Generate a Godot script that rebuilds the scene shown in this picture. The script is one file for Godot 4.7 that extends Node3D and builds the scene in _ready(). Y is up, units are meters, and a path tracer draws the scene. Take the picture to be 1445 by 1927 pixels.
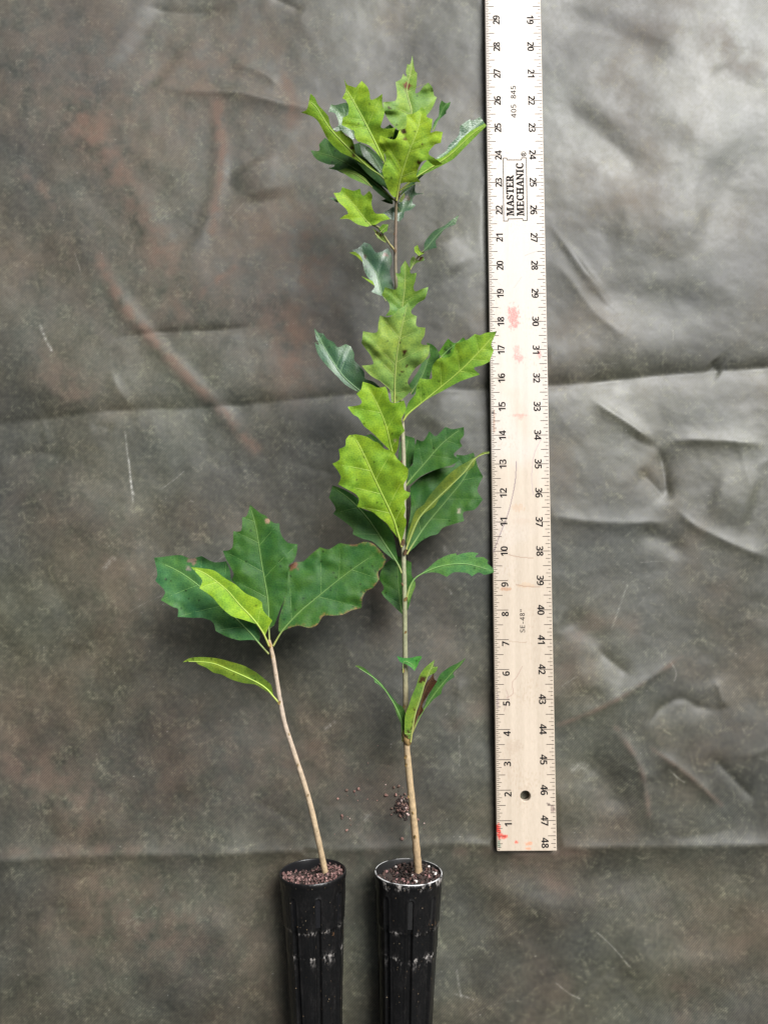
extends Node3D

# ---------------------------------------------------------------- lens and scale of the photograph (1445 x 1927)
const FOCAL := 1447.0
const TILT := 3.7346
const REACH := 0.67009          # metres from the lens to the face of the ruler along the axis
const RULER_TOP := 0.0085       # height of the ruler's face above the tarp
const INCH := 0.0254
var cam_pos: Vector3
var fwd: Vector3
var upv: Vector3
var taken := {}
var rng := RandomNumberGenerator.new()

func at(px: float, py: float, h: float) -> Vector3:      # the point at height h above the tarp that stands at this place of the photograph
	var d := fwd + Vector3(1, 0, 0) * ((px - 722.5) / FOCAL) - upv * ((py - 963.5) / FOCAL)
	return cam_pos + d * ((h - cam_pos.y) / d.y)

# close views of the photograph in which the plants were measured: left, top, scale
const VIEW := {1: [540.0, 80.0, 0.27682], 2: [540.0, 430.0, 0.29066], 3: [580.0, 780.0, 0.26298], 4: [270.0, 930.0, 0.33218], 5: [600.0, 1200.0, 0.22841], 6: [480.0, 1560.0, 0.27682], 0: [0.0, 0.0, 1.0]}

func spots(view: int, flat: Array) -> PackedVector2Array:
	var v = VIEW[view]
	var out := PackedVector2Array()
	for i in range(0, flat.size(), 2):
		out.append(Vector2(v[0] + flat[i] * v[2], v[1] + flat[i + 1] * v[2]))
	return out

# ---------------------------------------------------------------- names, things, parts
func numbered(called: String) -> String:
	if not taken.has(called):
		taken[called] = 0
		return called
	taken[called] += 1
	return "%s_%03d" % [called, taken[called]]

func tag(o: Node, label := "", category := "", group := "", kind := "") -> void:
	if label: o.set_meta("label", label)
	if category: o.set_meta("category", category)
	if group: o.set_meta("group", group)
	if kind: o.set_meta("kind", kind)

func thing(called: String, where: Vector3) -> Node3D:
	var o := Node3D.new()
	o.name = numbered(called)
	add_child(o, true)
	o.position = where
	return o

func part(called: String, mesh: Mesh, mat: Material, parent: Node) -> MeshInstance3D:
	var o := MeshInstance3D.new()
	o.name = called if parent != self else numbered(called)
	o.mesh = mesh
	o.material_override = mat
	parent.add_child(o, true)
	return o

func lin(r: float, g: float, b: float) -> Color:
	return Color(r, g, b).linear_to_srgb()

# ---------------------------------------------------------------- small mesh tools
func st_new() -> SurfaceTool:
	var st := SurfaceTool.new()
	st.begin(Mesh.PRIMITIVE_TRIANGLES)
	return st

class Tub:                      # collects swept tubes with shared, smooth vertices
	var v := PackedVector3Array()
	var n := PackedVector3Array()
	var c := PackedColorArray()
	var t := PackedVector2Array()
	var ix := PackedInt32Array()
	func sweep(path: PackedVector3Array, rad: PackedFloat32Array, col: PackedColorArray, sides := 8, caps := true) -> void:
		var first := v.size()
		var along := 0.0
		var side := Vector3.ZERO
		for i in path.size():
			var d := (path[mini(i + 1, path.size() - 1)] - path[maxi(i - 1, 0)]).normalized()
			if i: along += path[i].distance_to(path[i - 1])
			if i == 0:
				side = d.cross(Vector3.UP if absf(d.y) < 0.9 else Vector3.RIGHT).normalized()
			side = (side - d * side.dot(d)).normalized()
			var other := d.cross(side).normalized()
			for k in sides:
				var a := TAU * k / sides
				var q := side * cos(a) + other * sin(a)
				v.append(path[i] + q * rad[i])
				n.append(q)
				c.append(col[i])
				t.append(Vector2(float(k) / sides, along * 20.0))
		for i in path.size() - 1:
			for k in sides:
				var a := first + i * sides + k
				var b := first + i * sides + (k + 1) % sides
				ix.append_array(PackedInt32Array([a, a + sides, b, b, a + sides, b + sides]))
		if caps:
			for e in 2:
				var i := 0 if e == 0 else path.size() - 1
				var m := v.size()
				var d := (path[1] - path[0]).normalized() * -1.0 if e == 0 else (path[i] - path[i - 1]).normalized()
				v.append(path[i] + d * rad[i] * 0.4)
				n.append(d)
				c.append(col[i])
				t.append(Vector2(0.5, along * 20.0 * e))
				for k in sides:
					var a := first + i * sides + k
					var b := first + i * sides + (k + 1) % sides
					ix.append_array(PackedInt32Array([m, a, b] if e == 0 else [m, b, a]))
	func mesh() -> ArrayMesh:
		var ar := []
		ar.resize(Mesh.ARRAY_MAX)
		ar[Mesh.ARRAY_VERTEX] = v
		ar[Mesh.ARRAY_NORMAL] = n
		ar[Mesh.ARRAY_COLOR] = c
		ar[Mesh.ARRAY_TEX_UV] = t
		ar[Mesh.ARRAY_INDEX] = ix
		var m := ArrayMesh.new()
		m.add_surface_from_arrays(Mesh.PRIMITIVE_TRIANGLES, ar)
		return m

func smooth_line(p: PackedVector2Array, each: int) -> PackedVector2Array:
	var out := PackedVector2Array()
	for i in p.size() - 1:
		for k in each:
			out.append(p[i].cubic_interpolate(p[i + 1], p[maxi(i - 1, 0)], p[mini(i + 2, p.size() - 1)], float(k) / each))
	out.append(p[p.size() - 1])
	return out

func ramp(values: Array, t: float) -> float:
	var x := clampf(t, 0.0, 1.0) * (values.size() - 1)
	var i := mini(int(x), values.size() - 2)
	var f := x - i
	return cubic_interpolate(values[i], values[i + 1], values[maxi(i - 1, 0)], values[mini(i + 2, values.size() - 1)], f)

func noise(seed_: int, freq: float, oct := 4, type := FastNoiseLite.TYPE_SIMPLEX_SMOOTH) -> FastNoiseLite:
	var n := FastNoiseLite.new()
	n.seed = seed_
	n.noise_type = type
	n.frequency = freq
	n.fractal_type = FastNoiseLite.FRACTAL_FBM
	n.fractal_octaves = oct
	return n

# ---------------------------------------------------------------- the tarp
const TW := 1408                # texture pixels for TEX metres
const TEX := 1.26
var ridges := []                # [kind, height mm, half width px, points in the photograph]

func list_ridges() -> void:
	# kind 0: sharp crest or valley, 1: soft roll; a positive height stands up
	ridges = [
		# the long fold across the middle
		[0, -4.2, 22.0, [-900, 905, -500, 862, -220, 832, -60, 812, 0, 797, 110, 786, 230, 772, 400, 765, 560, 752, 720, 738, 880, 733, 1020, 727, 1120, 717, 1200, 708, 1300, 699, 1445, 690, 1540, 684, 1800, 668, 2200, 650]],
		[1, 1.6, 46.0, [960, 668, 1040, 672, 1140, 655, 1260, 650, 1360, 640]],
		[1, 1.3, 50.0, [20, 740, 150, 735, 280, 715]],
		# the fold below, from edge to edge
		[0, 3.2, 22.0, [-900, 1690, -500, 1660, -220, 1640, -60, 1626, 0, 1618, 100, 1612, 230, 1608, 400, 1606, 530, 1603, 720, 1596, 860, 1586, 950, 1592, 1040, 1592, 1120, 1594, 1230, 1594, 1330, 1592, 1445, 1588, 1540, 1590, 1800, 1600, 2200, 1622]],
		[1, -1.6, 40.0, [850, 1650, 960, 1640, 1100, 1655, 1240, 1640, 1390, 1650]],
		# upper left
		[0, 3.2, 20.0, [285, 165, 330, 172, 380, 176, 440, 178, 500, 192, 548, 203, 600, 206, 660, 198]],
		[0, 1.8, 14.0, [430, 125, 470, 128, 510, 150, 535, 180]],
		[1, 1.1, 15.0, [412, 190, 415, 260, 414, 330, 398, 400, 372, 455, 330, 505]],
		[1, 1.5, 16.0, [182, 482, 215, 545, 250, 595, 290, 640, 340, 695, 390, 745, 440, 800, 480, 845]],
		[0, -2.4, 9.0, [195, 650, 240, 632, 278, 626, 340, 622, 420, 620, 510, 608]],
		[1, 1.2, 30.0, [150, 230, 205, 300, 250, 365, 290, 440, 320, 490]],
		[0, -1.8, 14.0, [260, 5, 320, 18, 390, 20, 450, 12]],
		[0, -1.4, 12.0, [505, -10, 540, 8, 575, 22]],
		[1, 2.6, 45.0, [470, 300, 490, 340, 500, 380]],
		[1, -2.2, 60.0, [230, 70, 290, 110, 330, 140]],
		[0, 0.7, 10.0, [205, 690, 230, 745, 260, 768]],
		[0, -0.7, 8.0, [170, 805, 190, 802, 215, 808]],
		# upper right
		[1, -2.4, 28.0, [1040, 175, 1080, 215, 1120, 245, 1165, 285, 1200, 320, 1225, 350]],
		[1, -2.0, 30.0, [1010, 20, 1070, 30, 1120, 45, 1180, 68, 1230, 95, 1275, 125]],
		[1, -2.2, 34.0, [1330, 120, 1370, 145, 1420, 165, 1460, 190]],
		[1, 2.6, 60.0, [1180, 170, 1260, 210, 1330, 260, 1400, 330]],
		[1, 2.2, 70.0, [1130, 440, 1230, 420, 1340, 440]],
		# right of the ruler, middle
		[0, 1.8, 26.0, [1030, 485, 1062, 515, 1092, 555, 1120, 590, 1160, 622, 1200, 645]],
		[1, -1.6, 36.0, [1090, 540, 1150, 555, 1220, 565, 1290, 570, 1370, 560]],
		[0, -2.2, 12.0, [1340, 680, 1352, 692, 1362, 698]],
		[0, 2.2, 14.0, [1105, 742, 1140, 770, 1180, 795, 1215, 820, 1243, 835]],
		[0, 2.2, 13.0, [1243, 835, 1280, 828, 1330, 828, 1390, 832, 1445, 838]],
		[0, -2.6, 11.0, [1240, 838, 1250, 870, 1256, 905, 1263, 950]],
		[0, -2.2, 16.0, [1263, 950, 1235, 915, 1200, 880]],
		[0, 1.9, 16.0, [1015, 968, 1080, 978, 1150, 984, 1220, 984, 1275, 982]],
		[0, 2.2, 17.0, [1262, 945, 1300, 985, 1350, 1012, 1400, 1035, 1470, 1062]],
		[1, -1.8, 20.0, [1190, 1000, 1260, 1020, 1290, 1060]],
		[1, 1.8, 50.0, [1330, 930, 1420, 960]],
		# lower right, crumpled
		[0, 2.0, 16.0, [1040, 1368, 1100, 1340, 1157, 1314, 1220, 1275, 1290, 1230]],
		[0, -1.5, 14.0, [1120, 1215, 1150, 1245, 1190, 1275]],
		[0, -1.5, 12.0, [1210, 1372, 1235, 1340, 1265, 1318, 1290, 1316, 1312, 1330, 1363, 1336]],
		[0, 1.3, 10.0, [1345, 1275, 1355, 1305, 1364, 1336]],
		[0, 2.2, 18.0, [1155, 1362, 1180, 1405, 1202, 1444, 1212, 1490, 1218, 1530, 1235, 1578]],
		[0, 2.0, 12.0, [1225, 1408, 1270, 1440, 1310, 1472, 1356, 1514]],
		[0, -2.2, 14.0, [1330, 1416, 1370, 1455, 1425, 1512]],
		[1, -2.0, 30.0, [1090, 1420, 1140, 1470, 1170, 1540]],
		[1, 1.0, 26.0, [1070, 1260, 1120, 1290, 1170, 1300]],
		[1, -1.7, 24.0, [1050, 1160, 1110, 1190, 1150, 1225]],
		[1, -2.2, 40.0, [830, 1640, 890, 1700, 960, 1760]],
		[1, 1.6, 30.0, [920, 1640, 990, 1700, 1080, 1730]],
		[1, 1.6, 40.0, [1150, 1800, 1260, 1830, 1400, 1815]],
		[1, -1.6, 50.0, [1230, 1880, 1300, 1900, 1380, 1880]],
		# left and middle
		[1, -1.8, 60.0, [480, 560, 520, 640, 540, 700]],
		[1, 1.8, 40.0, [830, 440, 840, 480, 862, 520]],
		[1, 1.6, 30.0, [855, 720, 830, 770, 800, 810]],
		[0, -1.5, 14.0, [0, 865, 70, 852, 140, 862]],
		[1, 1.6, 60.0, [60, 930, 180, 980, 300, 960]],
		[1, -1.6, 50.0, [60, 1200, 160, 1230, 260, 1290]],
		[1, 1.4, 60.0, [120, 1120, 60, 1160, 0, 1210]],
		[0, 1.2, 12.0, [855, 1380, 862, 1330, 868, 1270]],
		[1, 1.5, 36.0, [300, 1700, 380, 1745, 450, 1730]],
		[1, -1.5, 40.0, [60, 1700, 160, 1760, 280, 1840]],
		[1, 1.6, 40.0, [90, 1560, 150, 1540, 240, 1540]],
	]
	rng.seed = 303
	for k in 46:                # many small, crisp folds
		var p := Vector2(rng.randf_range(20, 1425), rng.randf_range(20, 1900))
		var a := rng.randf_range(-0.35, 0.35) if rng.randf() < 0.4 else (rng.randf_range(0.5, 1.1) if rng.randf() < 0.6 else rng.randf_range(-1.1, -0.4))
		var step := rng.randf_range(22, 60)
		var flat := []
		for q in 4:
			flat.append_array([p.x, p.y])
			a += rng.randf_range(-0.25, 0.25)
			p += Vector2(cos(a), sin(a)) * step
		ridges.append([0, rng.randf_range(0.2, 0.55) * (1.0 if rng.randf() < 0.6 else -1.0) * (0.35 if flat[1] < 700.0 else 1.0), rng.randf_range(5.5, 9.0), flat])
	for k in 12:                # fine parallel puckers beside the ruler
		ridges.append([0, rng.randf_range(0.2, 0.45), 5.0, [1030 + k * 5, 420 + k * 9, 1060 + k * 6, 455 + k * 9, 1085 + k * 7 + rng.randf() * 20, 490 + k * 10]])

func axis(lo: float, a: float, b: float, hi: float, fine: float, coarse: float) -> PackedFloat32Array:
	var out := PackedFloat32Array()
	var x := lo
	while x < hi:
		out.append(x)
		x += fine if x >= a and x < b else coarse
	out.append(hi)
	return out

func pingpong01(x: float) -> float:
	var y := fposmod(x, 2.0)
	return 2.0 - y if y > 1.0 else y

var grid_x: PackedFloat32Array
var grid_z: PackedFloat32Array
var grid_h: PackedFloat32Array

func tarp_height(x: float, z: float) -> float:
	var i := clampi(grid_x.bsearch(x) - 1, 0, grid_x.size() - 2)
	var j := clampi(grid_z.bsearch(z) - 1, 0, grid_z.size() - 2)
	var w := grid_x.size()
	var u := clampf((x - grid_x[i]) / (grid_x[i + 1] - grid_x[i]), 0, 1)
	var t := clampf((z - grid_z[j]) / (grid_z[j + 1] - grid_z[j]), 0, 1)
	return lerpf(lerpf(grid_h[j * w + i], grid_h[j * w + i + 1], u), lerpf(grid_h[(j + 1) * w + i], grid_h[(j + 1) * w + i + 1], u), t)

func build_tarp() -> void:
	list_ridges()
	grid_x = axis(-1.1, -0.42, 0.42, 1.1, 0.002, 0.011)
	grid_z = axis(-1.25, -0.56, 0.50, 1.0, 0.002, 0.011)
	var w := grid_x.size()
	var hh := grid_z.size()
	grid_h.resize(w * hh)
	var n1 := noise(3, 4.5, 2)
	var n2 := noise(8, 17.0, 3)
	var n3 := noise(21, 55.0, 2)
	for j in hh:
		for i in w:
			var x := grid_x[i]
			var z := grid_z[j]
			grid_h[j * w + i] = n1.get_noise_2d(x, z) * 0.0048 + n2.get_noise_2d(x, z) * 0.0007 + n3.get_noise_2d(x, z * 1.4) * 0.00008
	for r in ridges:
		var line := smooth_line(spots(0, r[3]), 3)
		var pts := PackedVector2Array()
		for p in line:
			var q := at(p.x, p.y, 0.0)
			pts.append(Vector2(q.x, q.z))
		var total := 0.0
		var cum := PackedFloat32Array([0.0])
		for k in range(1, pts.size()):
			total += pts[k].distance_to(pts[k - 1])
			cum.append(total)
		var hw: float = r[2] * 0.000455
		var amp: float = r[1] * 0.00125
		var reach := hw * (5.0 if r[0] == 0 else 2.6)
		var box := Rect2(pts[0], Vector2.ZERO)
		for p in pts: box = box.expand(p)
		box = box.grow(reach)
		var i0 := maxi(grid_x.bsearch(box.position.x) - 1, 0)
		var i1 := mini(grid_x.bsearch(box.end.x) + 1, w)
		var j0 := maxi(grid_z.bsearch(box.position.y) - 1, 0)
		var j1 := mini(grid_z.bsearch(box.end.y) + 1, hh)
		for j in range(j0, j1):
			for i in range(i0, i1):
				var p := Vector2(grid_x[i], grid_z[j])
				var best := 1e9
				var where := 0.0
				for k in pts.size() - 1:
					var a := pts[k]
					var e := pts[k + 1] - a
					var t := clampf((p - a).dot(e) / e.length_squared(), 0, 1)
					var d := p.distance_squared_to(a + e * t)
					if d < best:
						best = d
						where = cum[k] + t * e.length()
				best = sqrt(best)
				if best > reach: continue
				var ends := minf(where, total - where) / maxf(total * 0.28, 0.001)
				var f := smoothstep(0.0, 1.0, ends)
				if r[3].size() > 20: f = 0.55 + 0.45 * n1.get_noise_1d(where * 3.0 + amp * 4000.0)+ 0.25
				if r[0] == 0:
					var soft := sqrt(best * best + 0.0009 * 0.0009) - 0.0009
					grid_h[j * w + i] += amp * f * exp(-soft / hw)
				else:
					grid_h[j * w + i] += amp * f * exp(-best * best / (hw * hw))
	# what lies on the tarp presses it down
	var a0 := at(991.1, 1602, RULER_TOP)
	var a1 := at(965.1, 30, RULER_TOP)
	var along := Vector2(a1.x - a0.x, a1.z - a0.z).normalized()
	for j in hh:
		for i in w:
			var d := Vector2(grid_x[i] - a0.x, grid_z[j] - a0.z)
			var off := absf(d.cross(along))
			if off < 0.05 and d.dot(along) > -0.03:
				var lim := 0.0016 + maxf(0.0, off - 0.027) * 0.35 + maxf(0.0, -d.dot(along) - 0.002) * 0.3
				grid_h[j * w + i] = minf(grid_h[j * w + i], lim)
			for s in [-0.0585, 0.0185]:
				if grid_z[j] > 0.28:
					var e := maxf(absf(grid_x[i] - s) - 0.008, 0.292 - grid_z[j])
					if e < 0.02: grid_h[j * w + i] = minf(grid_h[j * w + i], 0.0002 + maxf(e, 0.0) * 0.3)
			grid_h[j * w + i] = minf(grid_h[j * w + i], 0.0065)
	var v := PackedVector3Array()
	var nn := PackedVector3Array()
	var uv := PackedVector2Array()
	var uv2 := PackedVector2Array()
	var ix := PackedInt32Array()
	v.resize(w * hh)
	nn.resize(w * hh)
	uv.resize(w * hh)
	uv2.resize(w * hh)
	for j in hh:
		for i in w:
			var k := j * w + i
			v[k] = Vector3(grid_x[i], grid_h[k], grid_z[j])
			var il := maxi(i - 1, 0)
			var ir := mini(i + 1, w - 1)
			var ju := maxi(j - 1, 0)
			var jd := mini(j + 1, hh - 1)
			nn[k] = Vector3(-(grid_h[j * w + ir] - grid_h[j * w + il]) / (grid_x[ir] - grid_x[il]), 1.0, -(grid_h[jd * w + i] - grid_h[ju * w + i]) / (grid_z[jd] - grid_z[ju])).normalized()
			uv[k] = Vector2(pingpong01(grid_x[i] / TEX + 0.5), pingpong01((grid_z[j] + 0.03) / TEX + 0.5))
			uv2[k] = Vector2(grid_x[i], grid_z[j]) / 0.0185
	for j in hh - 1:
		for i in w - 1:
			var k := j * w + i
			ix.append_array(PackedInt32Array([k, k + 1, k + w, k + 1, k + w + 1, k + w]))
	var ar := []
	ar.resize(Mesh.ARRAY_MAX)
	ar[Mesh.ARRAY_VERTEX] = v
	ar[Mesh.ARRAY_NORMAL] = nn
	ar[Mesh.ARRAY_TEX_UV] = uv
	ar[Mesh.ARRAY_TEX_UV2] = uv2
	ar[Mesh.ARRAY_INDEX] = ix
	var m := ArrayMesh.new()
	m.add_surface_from_arrays(Mesh.PRIMITIVE_TRIANGLES, ar)
	var o := part("ground_tarp", m, tarp_material(), self)
	tag(o, "creased olive grey tarp stained with red clay, spread under everything", "tarp", "", "structure")

func stamp(mask: PackedByteArray, flat: Array, width: float, strength: float, grain: FastNoiseLite, cut := 0.0) -> void:
	# a streak along a line of the photograph, laid into a mask of the tarp's own texture
	var pts := PackedVector2Array()
	for p in smooth_line(spots(0, flat), 3):
		var q := at(p.x, p.y, 0.0)
		pts.append(Vector2(q.x / TEX + 0.5, (q.z + 0.03) / TEX + 0.5) * TW)
	var hw := width * 0.000455 / TEX * TW
	var box := Rect2(pts[0], Vector2.ZERO)
	for p in pts: box = box.expand(p)
	box = box.grow(hw * 2.2 + 1.0)
	for y in range(maxi(int(box.position.y), 0), mini(int(box.end.y), TW)):
		for x in range(maxi(int(box.position.x), 0), mini(int(box.end.x), TW)):
			var p := Vector2(x, y)
			var best := 1e9
			for k in pts.size() - 1:
				var q := Geometry2D.get_closest_point_to_segment(p, pts[k], pts[k + 1])
				best = minf(best, p.distance_squared_to(q))
			var f := exp(-best / (hw * hw)) * strength
			if f < 0.02: continue
			f *= clampf(0.8 + grain.get_noise_2d(x, y) * (1.3 if cut == 0.0 else 0.8) - cut, 0.0, 1.2)
			mask[y * TW + x] = mini(255, mask[y * TW + x] + int(f * 255.0))

func tarp_material() -> StandardMaterial3D:
	var size := TW * TW
	var clay := PackedByteArray()
	clay.resize(size)
	var chalk := PackedByteArray()
	chalk.resize(size)
	var g1 := noise(5, 0.035, 4)
	var g2 := noise(6, 0.22, 2)
	for s in [
		[12.0, 0.75, [182, 482, 215, 545, 250, 595, 290, 640, 340, 695, 400, 755, 480, 845]], [13.0, 0.6, [410, 200, 416, 270, 416, 340, 395, 430]],
		[34.0, 0.45, [150, 215, 205, 300, 250, 365, 300, 470]], [16.0, 0.4, [540, 150, 545, 190, 552, 240]], [36.0, 0.4, [90, 690, 120, 720, 140, 745]],
		[12.0, 0.4, [40, 315, 75, 350, 108, 385]], [40.0, 0.35, [520, 600, 545, 660, 560, 720]], [50.0, 0.28, [570, 430, 590, 470, 585, 520]],
		[36.0, 0.35, [1350, 75, 1375, 95, 1400, 115]], [36.0, 0.3, [310, 500, 320, 540, 330, 580]], [5.0, 0.5, [1050, 1363, 1157, 1314, 1282, 1234]],
		[6.0, 0.45, [1157, 1368, 1202, 1444, 1218, 1530]], [26.0, 0.35, [1090, 1180, 1140, 1160, 1180, 1175]], [20.0, 0.3, [850, 1360, 880, 1345, 920, 1330]],
		[40.0, 0.3, [20, 1440, 90, 1470, 160, 1520]], [60.0, 0.25, [180, 1700, 260, 1720, 330, 1760]], [5.0, 0.4, [1225, 1408, 1290, 1455, 1356, 1514]],
		[190.0, 0.36, [60, 120, 240, 200, 420, 120]], [150.0, 0.2, [100, 520, 300, 560, 520, 500]], [150.0, 0.22, [60, 1420, 240, 1480, 420, 1420]], [120.0, 0.2, [120, 1780, 300, 1760, 480, 1800]], [90.0, 0.2, [560, 1420, 640, 1450, 700, 1600]], [110.0, 0.2, [230, 1120, 180, 1000, 90, 940]], [100.0, 0.16, [520, 320, 560, 480, 540, 640]], [120.0, 0.16, [1280, 1700, 1360, 1750, 1420, 1820]],
		[18.0, 0.35, [970, 1610, 1010, 1640, 1060, 1680]], [30.0, 0.28, [1280, 1860, 1300, 1900, 1290, 1927]], [7.0, 0.35, [370, 570, 390, 540, 440, 500]],
		[40.0, 0.25, [1000, 1290, 1040, 1250, 1090, 1230]], [10.0, 0.3, [860, 1600, 980, 1600, 1100, 1602]], [10.0, 0.3, [0, 1600, 120, 1598, 260, 1596]],
	]:
		stamp(clay, s[2], s[0], s[1], g1)
	for s in [
		[3.2, 0.8, [75, 612, 84, 635, 96, 658]], [2.0, 0.7, [236, 812, 239, 842, 243, 880, 250, 945]], [2.0, 0.6, [242, 860, 246, 905, 251, 930]], [5.0, 0.5, [197, 1068, 207, 1055, 214, 1050]],
		[9.0, 0.55, [1078, 1446, 1088, 1442, 1100, 1445]], [2.0, 0.7, [1262, 610, 1266, 625, 1265, 640]], [4.0, 0.45, [1370, 612, 1382, 618, 1390, 630]], [1.4, 0.55, [1120, 1752, 1150, 1780, 1180, 1815, 1188, 1822]],
		[1.6, 0.6, [1255, 1445, 1270, 1460, 1284, 1470]], [1.2, 0.5, [1425, 1425, 1436, 1428, 1446, 1432]], [2.0, 0.5, [1180, 1100, 1165, 1140, 1150, 1180]], [1.6, 0.5, [1045, 1850, 1070, 1870, 1090, 1880]],
		[1.2, 0.45, [1205, 1058, 1225, 1056, 1250, 1055]], [2.2, 0.4, [1260, 1245, 1270, 1265, 1266, 1280]], [1.4, 0.5, [1055, 1290, 1070, 1280, 1082, 1272]], [1.2, 0.5, [300, 920, 322, 905, 345, 885]],
		[1.2, 0.4, [862, 1385, 864, 1420, 863, 1440]], [5.0, 0.4, [835, 1030, 842, 1042, 850, 1050]], [3.0, 0.5, [838, 1105, 846, 1112, 848, 1116]], [6.0, 0.4, [685, 1540, 690, 1535, 695, 1533]],
		[2.4, 0.4, [858, 1825, 862, 1850, 866, 1872]], [2.0, 0.5, [855, 1868, 870, 1872, 890, 1880]], [1.1, 0.4, [300, 415, 320, 403, 345, 388]], [1.1, 0.4, [425, 415, 440, 400, 458, 380]],
		[1.2, 0.35, [245, 1150, 280, 1130, 305, 1120]], [1.3, 0.4, [470, 1015, 430, 1040, 400, 1060]], [4.0, 0.4, [612, 1370, 622, 1362, 628, 1358]], [1.2, 0.5, [140, 475, 148, 500, 150, 510]],
	]:
		stamp(chalk, s[2], s[0] * 0.9, s[1] * 0.75, g2, 0.12)
	rng.seed = 11
	for k in 330:               # fine scratches left by dragging
		var p := Vector2(rng.randf_range(60, TW - 60), rng.randf_range(60, TW - 60))
		var a := rng.randf_range(-0.9, -0.3) if rng.randf() < 0.45 else rng.randf_range(-PI, PI)
		var long := int(rng.randf_range(4, 16) * (4.0 if rng.randf() < 0.1 else 1.0))
		var bend := rng.randf_range(-0.02, 0.02)
		var s := rng.randf_range(12, 60)
		for q in long:
			p += Vector2(cos(a), sin(a))
			a += bend
			var i := clampi(int(p.y), 0, TW - 1) * TW + clampi(int(p.x), 0, TW - 1)
			if rng.randf() < 0.75: chalk[i] = mini(255, chalk[i] + int(s * rng.randf_range(0.3, 1.0)))
	for k in 3600:               # pale and dark grit
		var x := rng.randi_range(2, TW - 3)
		var y := rng.randi_range(2, TW - 3)
		chalk[y * TW + x] = mini(255, chalk[y * TW + x] + int(8.0 + 110.0 * pow(rng.randf(), 4.0)))
		if rng.randf() < 0.25: chalk[y * TW + x + 1] = mini(255, chalk[y * TW + x + 1] + rng.randi_range(20, 90))
	var big := noise(31, 0.0042, 4).get_image(TW, TW).get_data()
	var hue := noise(47, 0.006, 4).get_image(TW, TW).get_data()
	var mid := noise(32, 0.022, 5).get_image(TW, TW).get_data()
	var fine := noise(33, 0.16, 4).get_image(TW, TW).get_data()
	var rub := noise(34, 0.05, 4)
	rub.domain_warp_enabled = true
	rub.domain_warp_amplitude = 40.0
	var rubbed := rub.get_image(TW, TW).get_data()
	var out := PackedByteArray()
	out.resize(size * 3)
	var rough := PackedByteArray()
	rough.resize(size)
	# the colours are square roots of what is reflected, close enough to sRGB
	for i in size:
		var b := big[i] / 255.0 - 0.5
		var h := hue[i] / 255.0 - 0.5
		var m := mid[i] / 255.0 - 0.5
		var f := fine[i] / 255.0 - 0.5
		var wv := maxf(0.0, rubbed[i] / 255.0 - 0.55)
		var c := clampf(clay[i] / 255.0 + maxf(0.0, h * 1.0 + m * 0.35 - 0.10) * 0.7 + f * 0.06, 0.0, 0.9)
		var k := chalk[i] / 255.0
		var lum := 1.0 + b * 0.36 + m * 0.26 + f * 0.34 + wv * (1.0 + f * 3.0) * 0.9
		var r := 68.0 * lum
		var gg := 67.5 * lum + h * -8.0
		var bb := 56.0 * lum - h * 15.0 - b * 4.0
		r += (120.0 - r) * c * 0.85
		gg += (98.0 - gg) * c * 0.75
		bb += (84.0 - bb) * c * 0.75
		r += (200.0 - r) * k
		gg += (198.0 - gg) * k
		bb += (194.0 - bb) * k
		out[i * 3] = clampi(int(r), 0, 255)
		out[i * 3 + 1] = clampi(int(gg), 0, 255)
		out[i * 3 + 2] = clampi(int(bb), 0, 255)
		rough[i] = clampi(int(140.0 + c * 80.0 + k * 60.0 + m * 22.0 + f * 14.0 - b * 30.0), 80, 235)
	var mt := StandardMaterial3D.new()
	mt.albedo_texture = ImageTexture.create_from_image(Image.create_from_data(TW, TW, false, Image.FORMAT_RGB8, out))
	mt.roughness = 1.0
	mt.roughness_texture = ImageTexture.create_from_image(Image.create_from_data(TW, TW, false, Image.FORMAT_L8, rough))
	mt.metallic_specular = 0.57
	var relief := noise(61, 0.045, 5)
	mt.heightmap_enabled = true
	mt.heightmap_scale = 0.03
	mt.heightmap_texture = ImageTexture.create_from_image(relief.get_image(1024, 1024))
	# the weave: threads that pass over and under each other, 1.6 mm apart
	var wsize := 256
	var wv := Image.create(wsize, wsize, false, Image.FORMAT_RGB8)
	var wn := noise(77, 0.2, 2)
	for y in wsize:
		for x in wsize:
			var ty := sin(PI * fposmod(y / 16.0, 1.0))
			var tx := sin(PI * fposmod(x / 16.0, 1.0))
			var over := (int(x / 16.0) + int(y / 16.0)) % 2 == 0
			var twill := 0.5 + 0.5 * sin(TAU * (x + y) / 32.0)
			var l := 0.66 + 0.14 * (ty if over else tx) + 0.18 * twill + wn.get_noise_2d(x, y) * 0.14
			wv.set_pixel(x, y, Color(l, l, l))
	mt.detail_enabled = true
	mt.detail_uv_layer = BaseMaterial3D.DETAIL_UV_2
	mt.detail_blend_mode = BaseMaterial3D.BLEND_MODE_MUL
	mt.detail_albedo = ImageTexture.create_from_image(wv)
	return mt

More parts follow.
